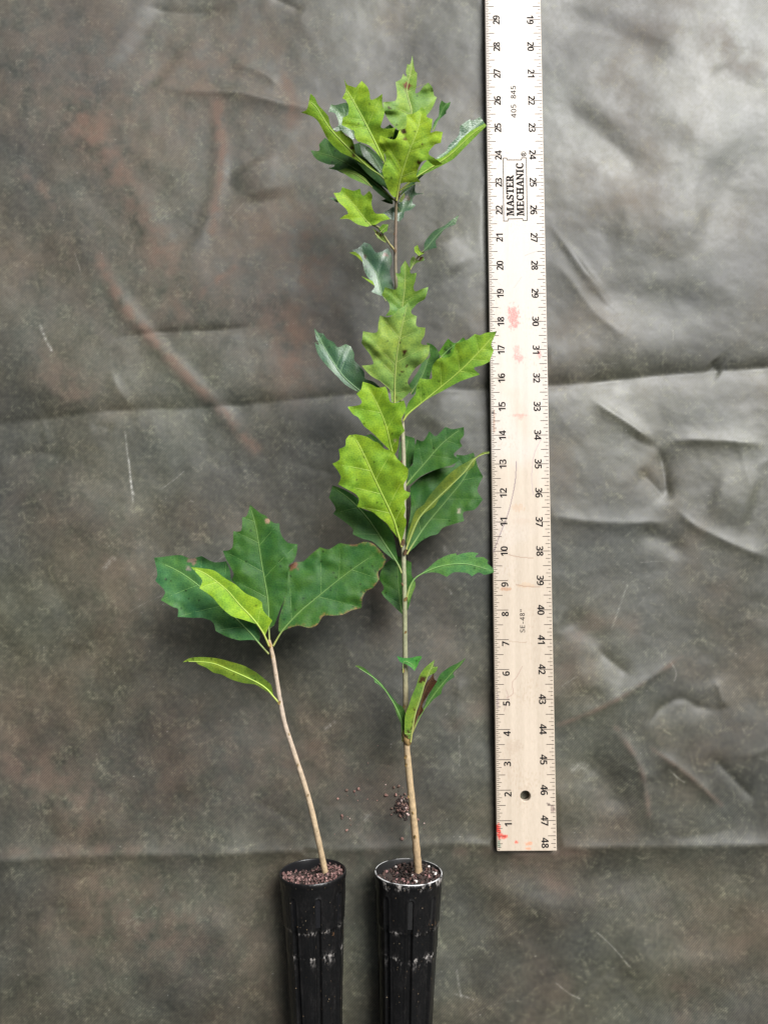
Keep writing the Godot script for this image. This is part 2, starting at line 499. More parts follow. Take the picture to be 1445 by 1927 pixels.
# ---------------------------------------------------------------- the ruler
func build_ruler() -> void:
	var a0 := at(991.1, 1602.0, RULER_TOP)
	var a1 := at(965.1, 30.0, RULER_TOP)
	var root := thing("wooden_ruler", Vector3(a0.x, 0, a0.z))
	root.rotation.y = -atan2(a1.x - a0.x, a0.z - a1.z)
	tag(root, "long wooden ruler marked in inches with black numerals, right of both seedlings", "ruler")
	var W := INCH
	var LEN := 48.0 * INCH
	var B := 0.0028
	var T := RULER_TOP
	var bv := 0.0006
	var prof := [Vector2(-W + bv, B), Vector2(-W, B + bv), Vector2(-W, T - bv), Vector2(-W + bv, T), Vector2(W - bv, T), Vector2(W, T - bv), Vector2(W, B + bv), Vector2(W - bv, B)]
	var st := st_new()
	st.set_smooth_group(-1)
	var put := func(p: Vector3) -> void:
		st.set_uv(Vector2(-p.z / LEN, (p.x + W) / (2 * W)))
		st.add_vertex(p)
	var quad := func(a: Vector3, b: Vector3, c: Vector3, d: Vector3) -> void:
		for p in [a, b, c, a, c, d]: put.call(p)
	var s0 := 1.35 * INCH
	var s1 := 2.25 * INCH
	for seg in [[bv, s0], [s0, s1], [s1, LEN]]:
		for k in 8:
			var p: Vector2 = prof[k]
			var q: Vector2 = prof[(k + 1) % 8]
			if seg[0] == s0 and (k == 3 or k == 7): continue
			quad.call(Vector3(p.x, p.y, -seg[0]), Vector3(p.x, p.y, -seg[1]), Vector3(q.x, q.y, -seg[1]), Vector3(q.x, q.y, -seg[0]))
	# rounded lower end
	for k in 8:
		var p: Vector2 = prof[k]
		var q: Vector2 = prof[(k + 1) % 8]
		var mid := Vector2(0, (B + T) / 2)
		var shrink := Vector2((W - bv) / W, 1.0 - 2.0 * bv / (T - B))
		var pi := mid + (p - mid) * shrink
		var qi := mid + (q - mid) * shrink
		quad.call(Vector3(pi.x, pi.y, 0), Vector3(p.x, p.y, -bv), Vector3(q.x, q.y, -bv), Vector3(qi.x, qi.y, 0))
		for v in [Vector3(0, mid.y, 0), Vector3(pi.x, pi.y, 0), Vector3(qi.x, qi.y, 0)]: put.call(v)
	# the block with the hanging hole
	var hc := Vector2(-0.02 * INCH, -1.80 * INCH)
	var hr := 0.172 * INCH
	var steps := 48
	for k in steps:
		var ring := []
		for e in 2:
			var a := TAU * (k + e) / steps + 0.0001
			var dir := Vector2(cos(a), sin(a))
			var far := 1e9
			for lim in [[dir.x, W - bv - hc.x, -(W - bv) - hc.x], [dir.y, -s0 - hc.y, -s1 - hc.y]]:
				if absf(lim[0]) > 1e-6: far = minf(far, (lim[1] if lim[0] > 0 else lim[2]) / lim[0])
			ring.append([hc + dir * hr, hc + dir * far, hc + dir * (hr + 0.0005)])
		for y in [T, B]:
			var i0: Vector2 = ring[0][2]
			var i1: Vector2 = ring[1][2]
			var o0: Vector2 = ring[0][1]
			var o1: Vector2 = ring[1][1]
			# corners of the block lie between two rays now and then
			var corner = null
			if absf(o0.x - o1.x) > 1e-5 and absf(o0.y - o1.y) > 1e-5:
				corner = Vector2(o0.x if absf(absf(o0.x) - (W - bv)) < 1e-5 else o1.x, o0.y if absf(o0.y + s0) < 1e-5 or absf(o0.y + s1) < 1e-5 else o1.y)
			if y == T:
				quad.call(Vector3(i0.x, y, i0.y), Vector3(o0.x, y, o0.y), Vector3(o1.x, y, o1.y), Vector3(i1.x, y, i1.y))
				if corner != null:
					for v in [Vector3(o0.x, y, o0.y), Vector3(corner.x, y, corner.y), Vector3(o1.x, y, o1.y)]: put.call(v)
			else:
				quad.call(Vector3(i1.x, y, i1.y), Vector3(o1.x, y, o1.y), Vector3(o0.x, y, o0.y), Vector3(i0.x, y, i0.y))
		var c0: Vector2 = ring[0][0]
		var c1: Vector2 = ring[1][0]
		var d0: Vector2 = ring[0][2]
		var d1: Vector2 = ring[1][2]
		quad.call(Vector3(c0.x, T - 0.0005, c0.y), Vector3(d0.x, T, d0.y), Vector3(d1.x, T, d1.y), Vector3(c1.x, T - 0.0005, c1.y))
		quad.call(Vector3(c0.x, B, c0.y), Vector3(c0.x, T - 0.0005, c0.y), Vector3(c1.x, T - 0.0005, c1.y), Vector3(c1.x, B, c1.y))
	st.generate_normals()
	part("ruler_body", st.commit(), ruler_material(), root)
	# graduation marks, printed
	var ink := StandardMaterial3D.new()
	ink.albedo_color = lin(0.012, 0.011, 0.012)
	ink.roughness = 0.85
	ink.metallic_specular = 0.1
	var thin_ink := StandardMaterial3D.new()
	thin_ink.albedo_color = lin(0.04, 0.032, 0.028)
	thin_ink.roughness = 0.85
	thin_ink.metallic_specular = 0.15
	var y0 := T + 0.00006
	for side in 2:
		var tk := st_new()
		var per := 16 if side == 0 else 8
		for i in range(1, 48 * per):
			var lens: float
			if side == 0: lens = 0.50 if i % 16 == 0 else 0.315 if i % 8 == 0 else 0.195 if i % 4 == 0 else 0.145 if i % 2 == 0 else 0.10
			else: lens = 0.44 if i % 8 == 0 else 0.29 if i % 4 == 0 else 0.19 if i % 2 == 0 else 0.115
			var s := float(i) / per * INCH
			var hw := 0.00027 if lens > 0.28 else 0.00023
			var x0 := -W + (0.03 if side == 0 else 0.0) * INCH
			var x1 := -W + lens * INCH
			if side == 1:
				x0 = W - lens * INCH
				x1 = W - 0.03 * INCH
			for p in [Vector3(x0, y0, -s + hw), Vector3(x0, y0, -s - hw), Vector3(x1, y0, -s - hw), Vector3(x0, y0, -s + hw), Vector3(x1, y0, -s - hw), Vector3(x1, y0, -s + hw)]:
				tk.set_normal(Vector3.UP)
				tk.add_vertex(p)
		tag(part("graduation_marks", tk.commit(), thin_ink, root), "", "", "", "stuff")
	var sans := face("Droid Sans", 700, 0.0)
	var upward := Basis(Vector3(0, 0, -1), Vector3(-1, 0, 0), Vector3(0, 1, 0))
	var downward := Basis(Vector3(0, 0, 1), Vector3(1, 0, 0), Vector3(0, 1, 0))
	for i in range(1, 48):
		lettering("numeral", str(i), sans, 0.235, upward, Vector3(-W + 0.395 * INCH, y0, -(i - (0.135 if i < 10 else 0.0)) * INCH), ink, root)
	for i in range(1, 49):
		var s := 48.0 - i
		if i == 48: s = 0.27
		if i < 10: s -= 0.135
		lettering("numeral", str(i), sans, 0.235, downward, Vector3(W - 0.39 * INCH, y0, -s * INCH), ink, root)
	# lettering in the middle
	var mono := face("Droid Sans Mono", 400, 0.3)
	var per_px := func(px: float, py: float) -> Vector3:
		return root.transform.affine_inverse() * at(px, py, RULER_TOP)
	lettering("catalogue_number", "405 845", mono, 0.175, upward, per_px.call(965.8, 191.5) + Vector3(0, 0.00006, 0), ink, root, 1.16)
	lettering("size_code", "SE-48\"", mono, 0.155, upward, per_px.call(982.6, 1168.5) + Vector3(0, 0.00006, 0), ink, root, 1.05)
	var serif := face("Droid Serif", 700, 0.68)
	lettering("brand_lettering", "MASTER", serif, 0.255, upward, per_px.call(959.5, 368.0) + Vector3(0, 0.00006, 0), ink, root, 0.0, 78.0 / 52.6)
	lettering("brand_lettering", "MECHANIC", serif, 0.255, upward, per_px.call(978.3, 356.5) + Vector3(0, 0.00006, 0), ink, root, 0.0, 101.0 / 52.6)
	lettering("trademark_sign", "R", face("Droid Sans", 700, 0.0), 0.075, upward, per_px.call(985.0, 290.0) + Vector3(0, 0.00006, 0), ink, root)
	var fr := st_new()
	var bar := func(a: Vector3, b: Vector3, hw: float) -> void:
		var d := (b - a).normalized() * hw
		var q := Vector3(-d.z, 0, d.x)
		a -= d
		b += d
		for p in [a + q, a - q, b - q, a + q, b - q, b + q]:
			fr.set_normal(Vector3.UP)
			fr.add_vertex(Vector3(p.x, y0, p.z))
	var corners := [[946.5, 297.5], [953, 297.5], [954, 301], [980.5, 301], [981.5, 297], [990, 297], [991.6, 415], [984, 415], [983, 411.5], [956, 412], [955, 416], [947.5, 416]]
	for k in corners.size():
		var c = corners[k]
		var d = corners[(k + 1) % corners.size()]
		bar.call(per_px.call(c[0], c[1]), per_px.call(d[0], d[1]), 0.00032)
	var rc: Vector3 = per_px.call(985.0, 290.0)
	for k in 20:
		var a := TAU * k / 20
		var b := TAU * (k + 1) / 20
		bar.call(rc + Vector3(cos(a), 0, sin(a)) * 0.0022, rc + Vector3(cos(b), 0, sin(b)) * 0.0022, 0.0002)
	part("brand_frame", fr.commit(), ink, root)

func face(called: String, weight: int, bold: float) -> Font:
	var f := SystemFont.new()
	f.font_names = PackedStringArray([called])
	f.font_weight = weight
	var v := FontVariation.new()
	v.base_font = f
	v.variation_embolden = bold
	return v

func lettering(called: String, what: String, font: Font, cap_in: float, turn: Basis, where: Vector3, mat: Material, parent: Node, spread := 0.0, fit_in := 0.0) -> void:
	var t := TextMesh.new()
	t.text = what
	t.font = font
	t.font_size = 48
	t.pixel_size = cap_in * INCH / (48.0 * 0.714)
	t.depth = 0.00005
	t.curve_step = 2.0
	t.horizontal_alignment = HORIZONTAL_ALIGNMENT_CENTER
	t.vertical_alignment = VERTICAL_ALIGNMENT_CENTER
	var o := part(called, t, mat, parent)
	var size := t.get_aabb()
	var sx := 1.0
	if fit_in > 0.0: sx = fit_in * INCH / size.size.x
	elif spread > 0.0: sx = spread
	var mid := size.get_center()
	var b := Basis(turn.x * sx, turn.y, turn.z)
	o.transform = Transform3D(b, where - b * Vector3(mid.x, mid.y, 0))

func ruler_material() -> StandardMaterial3D:
	var w := 2048
	var h := 88
	var grain := noise(91, 0.02, 4)
	var fine := noise(92, 0.25, 3)
	var blot := noise(93, 0.009, 3)
	var im := Image.create(w, h, false, Image.FORMAT_RGB8)
	var per := w / 48.0
	for y in h:
		for x in w:
			var s := x / per
			var g := grain.get_noise_2d(x * 0.12, y * 3.0) * 0.035 + fine.get_noise_2d(x * 0.3, y * 1.5) * 0.018
			var b := blot.get_noise_2d(x, y)
			var glare := smoothstep(-0.25, 0.25, (s - 12.6) * 0.10 + b * 0.5)     # glare on the far part of the ruler, mixed into the wood colour
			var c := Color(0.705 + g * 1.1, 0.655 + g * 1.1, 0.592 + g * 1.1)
			c = c.lerp(Color(0.745 + g * 0.5, 0.715 + g * 0.5, 0.69 + g * 0.5), glare * 0.6)
			var dirt := maxf(0.0, fine.get_noise_2d(x * 0.5 + 900, y) + b * 0.8 - 0.42)
			c = c.lerp(Color(0.62, 0.54, 0.46), clampf(dirt * 0.6, 0, 0.3))
			im.set_pixel(x, y, c)
	var scar := noise(95, 0.18, 3)
	# marks: inches along, inches across, half lengths, colour, strength
	for m in [
		[18.15, 0.83, 0.42, 0.20, Color(0.86, 0.36, 0.34), 0.75], [16.98, 0.93, 0.17, 0.13, Color(0.88, 0.45, 0.42), 0.5], [16.68, 1.0, 0.16, 0.2, Color(0.88, 0.42, 0.4), 0.6], [16.8, 1.72, 0.13, 0.07, Color(0.88, 0.4, 0.38), 0.65],
		[14.68, 0.95, 0.06, 0.3, Color(0.86, 0.5, 0.46), 0.6], [14.6, 1.03, 0.1, 0.12, Color(0.88, 0.55, 0.5), 0.5], [0.72, 0.04, 0.17, 0.09, Color(0.82, 0.16, 0.13), 0.95], [0.45, 0.2, 0.08, 0.16, Color(0.84, 0.2, 0.16), 0.85],
		[0.53, 0.1, 0.06, 0.12, Color(0.84, 0.22, 0.18), 0.8], [0.24, 1.05, 0.06, 0.13, Color(0.93, 0.5, 0.36), 0.7], [0.08, 1.02, 0.04, 0.1, Color(0.93, 0.5, 0.36), 0.7], [0.29, 0.65, 0.05, 0.06, Color(0.85, 0.3, 0.24), 0.8],
		[1.52, 1.73, 0.06, 0.06, Color(0.25, 0.2, 0.2), 0.7], [1.38, 1.88, 0.12, 0.07, Color(0.3, 0.22, 0.22), 0.5], [11.48, 0.87, 0.14, 0.22, Color(0.7, 0.58, 0.48), 0.5], [8.82, 1.1, 0.1, 0.3, Color(0.72, 0.6, 0.48), 0.5],
		[8.7, 0.42, 0.06, 0.2, Color(0.62, 0.42, 0.3), 0.6], [11.0, 1.0, 0.12, 0.3, Color(0.7, 0.62, 0.55), 0.35], [0.2, 0.07, 0.12, 0.06, Color(0.25, 0.4, 0.33), 0.5], [14.4, 0.1, 0.45, 0.035, Color(0.6, 0.45, 0.36), 0.7], [14.78, 0.05, 0.06, 0.05, Color(0.12, 0.09, 0.08), 0.9],
		[4.9, 0.08, 0.3, 0.06, Color(0.5, 0.45, 0.48), 0.4], [3.4, 0.6, 0.25, 0.3, Color(0.6, 0.52, 0.45), 0.3],
	]:
		var x0 := int((m[0] - m[2] * 1.3) * per)
		var x1 := int((m[0] + m[2] * 1.3) * per) + 1
		for x in range(maxi(x0, 0), mini(x1, w)):
			for y in h:
				var d := Vector2((x / per - m[0]) / m[2], (y / (h / 2.0) - m[1]) / m[3]).length()
				var f := smoothstep(1.15, 0.65, d + scar.get_noise_2d(x * 0.7, y) * 0.7) * float(m[5]) * clampf(0.8 + scar.get_noise_2d(x * 2.0, y * 3.0 + 40), 0.2, 1.0)
				if f > 0.01: im.set_pixel(x, y, im.get_pixel(x, y).lerp(m[4], f))
	# pen lines and scratches: points (inches along, inches across)
	for l in [
		[Color(0.40, 0.34, 0.38), 0.8, 0.6, [13.08, 0.86, 12.5, 0.82, 12.0, 0.73, 11.3, 0.55, 10.6, 0.27, 9.96, 0.02]], [Color(0.62, 0.55, 0.56), 0.7, 0.7, [33.9 - 20.05, 1.72, 13.4, 1.5, 13.0, 1.42, 12.5, 1.38, 11.9, 1.42]],
		[Color(0.55, 0.5, 0.5), 0.6, 0.4, [20.35, 1.28, 20.42, 1.45, 20.5, 1.68]], [Color(0.6, 0.55, 0.55), 0.5, 0.4, [19.2, 0.88, 19.45, 1.05, 19.6, 1.16]], [Color(0.65, 0.6, 0.6), 0.5, 0.4, [19.6, 0.12, 19.4, 0.3, 19.25, 0.46]],
		[Color(0.55, 0.45, 0.38), 0.6, 0.5, [9.88, 0.55, 9.8, 0.9, 9.76, 1.38]], [Color(0.55, 0.45, 0.38), 0.7, 0.5, [8.86, 0.78, 8.8, 1.1, 8.78, 1.6]], [Color(0.6, 0.52, 0.45), 0.5, 0.4, [6.95, 0.5, 6.9, 1.0, 6.92, 1.1]],
		[Color(0.6, 0.5, 0.46), 0.6, 0.4, [6.1, 0.95, 5.75, 0.75, 5.55, 0.6, 5.2, 0.62, 5.05, 0.4]], [Color(0.58, 0.5, 0.48), 0.5, 0.4, [5.3, 0.4, 5.0, 0.45, 4.6, 0.3]],
	]:
		var pts := smooth_line(spots(0, l[3]), 10)
		for k in pts.size() - 1:
			var n := int(pts[k].distance_to(pts[k + 1]) * per * 2.0) + 2
			for q in n:
				var p := pts[k].lerp(pts[k + 1], float(q) / n)
				var x := clampi(int(p.x * per), 0, w - 1)
				var y := clampi(int(p.y * h / 2.0), 0, h - 1)
				im.set_pixel(x, y, im.get_pixel(x, y).lerp(l[0], l[1] * 0.6))
	var mt := StandardMaterial3D.new()
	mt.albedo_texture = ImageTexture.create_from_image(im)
	mt.texture_repeat = false
	mt.roughness = 0.42
	mt.metallic_specular = 0.5
	return mt

# ---------------------------------------------------------------- leaves
var leaf_mats := {}
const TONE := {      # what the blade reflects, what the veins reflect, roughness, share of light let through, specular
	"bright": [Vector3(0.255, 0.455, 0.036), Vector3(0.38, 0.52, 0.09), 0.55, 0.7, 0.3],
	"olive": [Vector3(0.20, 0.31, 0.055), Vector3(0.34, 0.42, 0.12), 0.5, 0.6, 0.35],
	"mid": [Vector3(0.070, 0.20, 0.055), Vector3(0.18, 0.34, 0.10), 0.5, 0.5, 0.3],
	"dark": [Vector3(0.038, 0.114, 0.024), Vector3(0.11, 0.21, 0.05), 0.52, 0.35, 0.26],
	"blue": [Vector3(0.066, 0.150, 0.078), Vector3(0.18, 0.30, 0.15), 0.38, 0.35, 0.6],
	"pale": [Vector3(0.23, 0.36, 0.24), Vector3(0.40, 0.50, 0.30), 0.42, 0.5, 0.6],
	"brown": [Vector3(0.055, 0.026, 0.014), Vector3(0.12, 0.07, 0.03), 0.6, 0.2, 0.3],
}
var leaf_tex: ImageTexture
var leaf_relief: ImageTexture

func leaf_material(kind: String) -> StandardMaterial3D:
	if leaf_mats.has(kind): return leaf_mats[kind]
	if leaf_tex == null:
		var size := 512
		var cell := FastNoiseLite.new()
		cell.seed = 4
		cell.noise_type = FastNoiseLite.TYPE_CELLULAR
		cell.frequency = 0.045
		cell.cellular_return_type = FastNoiseLite.RETURN_DISTANCE2_SUB
		cell.fractal_type = FastNoiseLite.FRACTAL_FBM
		cell.fractal_octaves = 2
		var net := cell.get_seamless_image(size, size).get_data()
		var blot := noise(14, 0.012, 4).get_seamless_image(size, size).get_data()
		var fine := noise(15, 0.12, 3).get_seamless_image(size, size).get_data()
		var col := PackedByteArray()
		col.resize(size * size * 3)
		var rel := PackedByteArray()
		rel.resize(size * size)
		for i in size * size:
			var e := 1.0 - smoothstep(0.0, 0.38, net[i] / 255.0)      # the net of small veins
			var b := blot[i] / 255.0 - 0.5
			var f := fine[i] / 255.0 - 0.5
			var l := 0.84 + b * 0.10 + f * 0.10
			col[i * 3] = clampi(int((l + e * 0.15 + b * 0.06) * 255.0), 0, 255)
			col[i * 3 + 1] = clampi(int((l + e * 0.11) * 255.0), 0, 255)
			col[i * 3 + 2] = clampi(int((l + e * 0.05 - b * 0.04) * 255.0), 0, 255)
			rel[i] = clampi(int(150.0 - e * 80.0 + f * 50.0), 0, 255)
		leaf_tex = ImageTexture.create_from_image(Image.create_from_data(size, size, false, Image.FORMAT_RGB8, col))
		leaf_relief = ImageTexture.create_from_image(Image.create_from_data(size, size, false, Image.FORMAT_L8, rel))
	var m := StandardMaterial3D.new()
	m.vertex_color_use_as_albedo = true
	m.albedo_texture = leaf_tex
	m.roughness = TONE[kind][2]
	m.metallic_specular = TONE[kind][4]
	m.cull_mode = BaseMaterial3D.CULL_DISABLED
	m.heightmap_enabled = true
	m.heightmap_texture = leaf_relief
	m.heightmap_scale = 0.022
	var t: float = TONE[kind][3]
	m.backlight_enabled = true
	m.backlight = Color(t, t, t * 0.6)
	leaf_mats[kind] = m
	return m

var vein_mat: StandardMaterial3D
var speck_noise := noise(201, 900.0, 1)
var patch_noise := noise(202, 160.0, 3)

func rise(root: Node3D, py: float) -> float:      # the shoots arch up from the mouths of the pots, metres
	var t := clampf((1650.0 - py) / float(root.get_meta("reach", 1000.0)), 0.0, 1.0)
	return float(root.get_meta("arch", 0.0)) * (t * 1.3 - 0.3 * t * t)

func leaf(root: Node3D, view: int, kind: String, heights: Array, folds: Array, mid_flat: Array, out_flat: Array, extra := {}) -> MeshInstance3D:
	# heights in cm along the midrib; folds: rise per unit of distance left and right of the midrib
	var mid := smooth_line(spots(view, mid_flat), 6)
	var raw := spots(view, out_flat)
	var n := raw.size()
	# which corners are lobe tips
	var area := 0.0
	for i in n: area += raw[i].cross(raw[(i + 1) % n])
	var sgn := signf(area)
	var tip := []
	for i in n:
		var a := (raw[i] - raw[(i + n - 1) % n]).normalized()
		var b := (raw[(i + 1) % n] - raw[i]).normalized()
		tip.append(a.cross(b) * sgn > 0.0 and a.dot(b) < 0.76)
	var ring := PackedVector2Array()
	var ring_tip := []
	for i in n:
		var p0 := raw[(i + n - 1) % n]
		var p1 := raw[i]
		var p2 := raw[(i + 1) % n]
		var p3 := raw[(i + 2) % n]
		var len12 := p1.distance_to(p2)
		var t1 := Vector2.ZERO if tip[i] else (p2 - p0).normalized() * len12 * 0.8
		var t2 := Vector2.ZERO if tip[(i + 1) % n] else (p3 - p1).normalized() * len12 * 0.8
		if tip[i]: t1 = (p2 - p1) * 0.7
		if tip[(i + 1) % n]: t2 = (p2 - p1) * 0.7
		var steps := maxi(1, int(round(len12 / 2.4)))
		for k in steps:
			var t := float(k) / steps
			ring.append(p1.bezier_interpolate(p1 + t1 / 3.0, p2 - t2 / 3.0, p2, t))
			ring_tip.append(k == 0 and (raw[i] - p0).normalized().cross((p2 - raw[i]).normalized()) * sgn > 0.0 and (raw[i] - p0).normalized().dot((p2 - raw[i]).normalized()) < 0.80)
	var box := Rect2(ring[0], Vector2.ZERO)
	for p in ring: box = box.expand(p)
	# the midrib's length and side veins
	var cum := PackedFloat32Array([0.0])
	for k in range(1, mid.size()): cum.append(cum[k - 1] + mid[k].distance_to(mid[k - 1]))
	var total := cum[cum.size() - 1]
	var along := func(p: Vector2) -> Vector3:      # (share along the midrib, signed distance in metres, index)
		var best := 1e9
		var res := Vector3.ZERO
		for k in mid.size() - 1:
			var e := mid[k + 1] - mid[k]
			var t := clampf((p - mid[k]).dot(e) / maxf(e.length_squared(), 1e-6), 0, 1)
			var q := mid[k] + e * t
			var d := p.distance_squared_to(q)
			if d < best:
				best = d
				res = Vector3((cum[k] + t * e.length()) / total, sqrt(d) * 0.00044 * signf(e.cross(p - q)), k)
		return res
	var mid_at := func(t: float) -> Vector2:
		var s := clampf(t, 0, 1) * total
		for k in range(1, mid.size()):
			if s <= cum[k] or k == mid.size() - 1:
				return mid[k - 1].lerp(mid[k], clampf((s - cum[k - 1]) / maxf(cum[k] - cum[k - 1], 1e-6), 0, 1))
		return mid[0]
	var veins := []
	if not extra.get("no_veins", false):
		for i in ring.size():
			if not ring_tip[i]: continue
			var a: Vector3 = along.call(ring[i])
			if absf(a.y) < 0.0045 or a.x > 0.97: continue
			var from := maxf(0.10, a.x - absf(a.y) / (total * 0.00044) * 0.75)
			var p0: Vector2 = mid_at.call(from)
			var p2 := ring[i]
			var ahead: Vector2 = mid_at.call(minf(from + 0.12, 1.0))
			var p1 := p0.lerp(p2, 0.5) + (p0.lerp(p2, 0.5) - ahead).normalized() * p0.distance_to(p2) * -0.03
			var line := PackedVector2Array()
			for k in 9: line.append(p0.bezier_interpolate(p0.lerp(p1, 0.66), p2.lerp(p1, 0.66), p2, k / 8.0 * 0.97))
			veins.append(line)
	var wav: float = extra.get("wave", 1.0)
	var seed_ := int(absf(raw[0].x * 7.0 + raw[0].y * 13.0))
	var wn := noise(seed_, 0.016, 2)
	var curl: float = extra.get("curl", 0.34 * sin(seed_ * 1.7))
	var lift := func(p: Vector2) -> float:
		var a: Vector3 = along.call(p)
		var h: float = heights[0] * 0.01 + (ramp(heights, a.x) - heights[0]) * 0.0085 + rise(root, mid[0].y)
		var d := absf(a.y)
		var f: float = (folds[0] if a.y < 0.0 else folds[1]) * 1.5
		h += f * (sqrt(d * d + 0.0000016) - 0.00126) + curl * d * d * 20.0
		h += wn.get_noise_2dv(p) * 0.0028 * wav * clampf(d / 0.016, 0.0, 1.3)
		if veins.size():
			var near := d * 0.8
			for line in veins:
				for k in range(0, 8, 2):
					var q := Geometry2D.get_closest_point_to_segment(p, line[k], line[k + 2])
					near = minf(near, p.distance_to(q) * 0.00044)
			h += 0.0009 * wav * (1.0 - exp(-near / 0.0028))
		return maxf(h, 0.0075)
	var pts := PackedVector2Array(ring)
	var gap := 3.5
	rng.seed = seed_
	var gy := box.position.y
	var row := 0
	while gy < box.end.y:
		var gx := box.position.x + (gap * 0.5 if row % 2 else 0.0)
		while gx < box.end.x:
			var p := Vector2(gx, gy) + Vector2(rng.randf_range(-0.4, 0.4), rng.randf_range(-0.4, 0.4))
			if Geometry2D.is_point_in_polygon(p, ring):
				var ok := true
				for q in ring:
					if p.distance_squared_to(q) < 3.2:
						ok = false
						break
				if ok: pts.append(p)
			gx += gap
		gy += gap * 0.87
		row += 1
	var tris := Geometry2D.triangulate_delaunay(pts)
	var base := root.position
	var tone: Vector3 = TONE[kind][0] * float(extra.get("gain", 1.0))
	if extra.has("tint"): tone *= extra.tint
	var v := PackedVector3Array()
	var c := PackedColorArray()
	var uv := PackedVector2Array()
	var dir3 := at(mid[mid.size() - 1].x, mid[mid.size() - 1].y, 0.03) - at(mid[0].x, mid[0].y, 0.03)
	var du := Vector2(dir3.x, dir3.z).normalized()
	var speck: float = extra.get("speck", 0.3)
	var sear: float = extra.get("sear", 0.0)
	var ring_n := ring.size()
	for i in pts.size():
		var p := pts[i]
		var q := at(p.x, p.y, lift.call(p))
		v.append(q - base)
		uv.append(Vector2(Vector2(q.x, q.z).dot(du), Vector2(q.x, q.z).cross(du)) / 0.045)
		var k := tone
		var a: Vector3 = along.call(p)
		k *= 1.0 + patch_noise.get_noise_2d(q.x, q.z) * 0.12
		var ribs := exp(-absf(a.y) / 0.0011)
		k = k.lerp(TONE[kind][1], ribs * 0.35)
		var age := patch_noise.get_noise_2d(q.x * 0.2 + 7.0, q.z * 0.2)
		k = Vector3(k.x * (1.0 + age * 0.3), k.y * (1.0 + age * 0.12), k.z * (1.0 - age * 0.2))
		if rng.randf() < speck * 0.018: k *= 0.3
		if sear > 0.0:
			var edge := 1e9
			for e in range(0, ring_n, 2): edge = minf(edge, p.distance_squared_to(ring[e]))
			edge = sqrt(edge) * 0.00044
			var s := smoothstep(0.35, 0.75, sear * exp(-edge / 0.0022) + patch_noise.get_noise_2d(q.x + 3.0, q.z) * 0.5)
			if extra.has("sear_side") and signf(a.y) != extra.sear_side and a.x < 0.90: s *= 0.1
			k = k.lerp(Vector3(0.20, 0.20, 0.04), minf(s * 1.6, 1.0) * 0.7).lerp(Vector3(0.19, 0.10, 0.06), s * s)
		if extra.has("burn"):
			for b in extra.burn:
				var bp := spots(view, [b[0], b[1]])[0]
				var r: float = b[2] * VIEW[view][2]
				var s := smoothstep(1.1, 0.7, p.distance_to(bp) / r + patch_noise.get_noise_2d(q.x * 2.0, q.z * 2.0) * 0.8)
				k = k.lerp(Vector3(0.06, 0.028, 0.014) if b.size() < 4 else b[3], s)
		c.append(Color(k.x, k.y, k.z))
	var st := st_new()
	for i in pts.size():
		st.set_color(c[i])
		st.set_uv(uv[i])
		st.add_vertex(v[i])
	for i in range(0, tris.size(), 3):
		var a := pts[tris[i]]
		var b := pts[tris[i + 1]]
		var d := pts[tris[i + 2]]
		if not Geometry2D.is_point_in_polygon((a + b + d) / 3.0, ring): continue
		if (b - a).cross(d - a) > 0.0:
			for k in [0, 1, 2]: st.add_index(tris[i + k])
		else:
			for k in [0, 2, 1]: st.add_index(tris[i + k])
	st.generate_normals()
	var o := part("leaf", st.commit(), leaf_material(kind), root)
	if extra.has("label"): o.set_meta("label", extra.label)
	if vein_mat == null:
		vein_mat = StandardMaterial3D.new()
		vein_mat.vertex_color_use_as_albedo = true
		vein_mat.roughness = 0.5
		vein_mat.backlight_enabled = true
		vein_mat.backlight = Color(0.5, 0.5, 0.3)
	var vt: Vector3 = TONE[kind][1] * float(extra.get("gain", 1.0))
	var vcol := Color(vt.x, vt.y, vt.z)
	var scale_: float = extra.get("rib", 1.0) * clampf(total / 170.0, 0.5, 1.0)
	var petiole := Color(0.36, 0.34, 0.10).lerp(vcol, 0.3)
	var tb := Tub.new()
	var path := PackedVector3Array()
	var rad := PackedFloat32Array()
	var cols := PackedColorArray()
	var fine_mid := smooth_line(mid, 2)
	var raise: float = extra.get("rib_up", 0.0)
	for k in fine_mid.size():
		var t := float(k) / (fine_mid.size() - 1)
		if t > 0.96: break
		var p := fine_mid[k]
		path.append(at(p.x, p.y, lift.call(p) + 0.00012 + raise) - base)
		rad.append((0.00020 + 0.00062 * pow(1.0 - t, 1.3)) * scale_)
		cols.append(petiole.lerp(vcol, smoothstep(0.0, 0.3, t)))
	if path.size() > 2 and not extra.get("no_rib", false):
		tb.sweep(path, rad, cols, 6)
		part("midrib", tb.mesh(), vein_mat, o)
	if veins.size():
		for line in veins:
			tb = Tub.new()
			path = PackedVector3Array()
			rad = PackedFloat32Array()
			cols = PackedColorArray()
			for k in line.size():
				path.append(at(line[k].x, line[k].y, lift.call(line[k]) + 0.00006) - base)
				rad.append((0.00023 - 0.00015 * k / 8.0) * scale_)
				cols.append(vcol)
			tb.sweep(path, rad, cols, 5, false)
			part("side_vein", tb.mesh(), vein_mat, o)
	return o

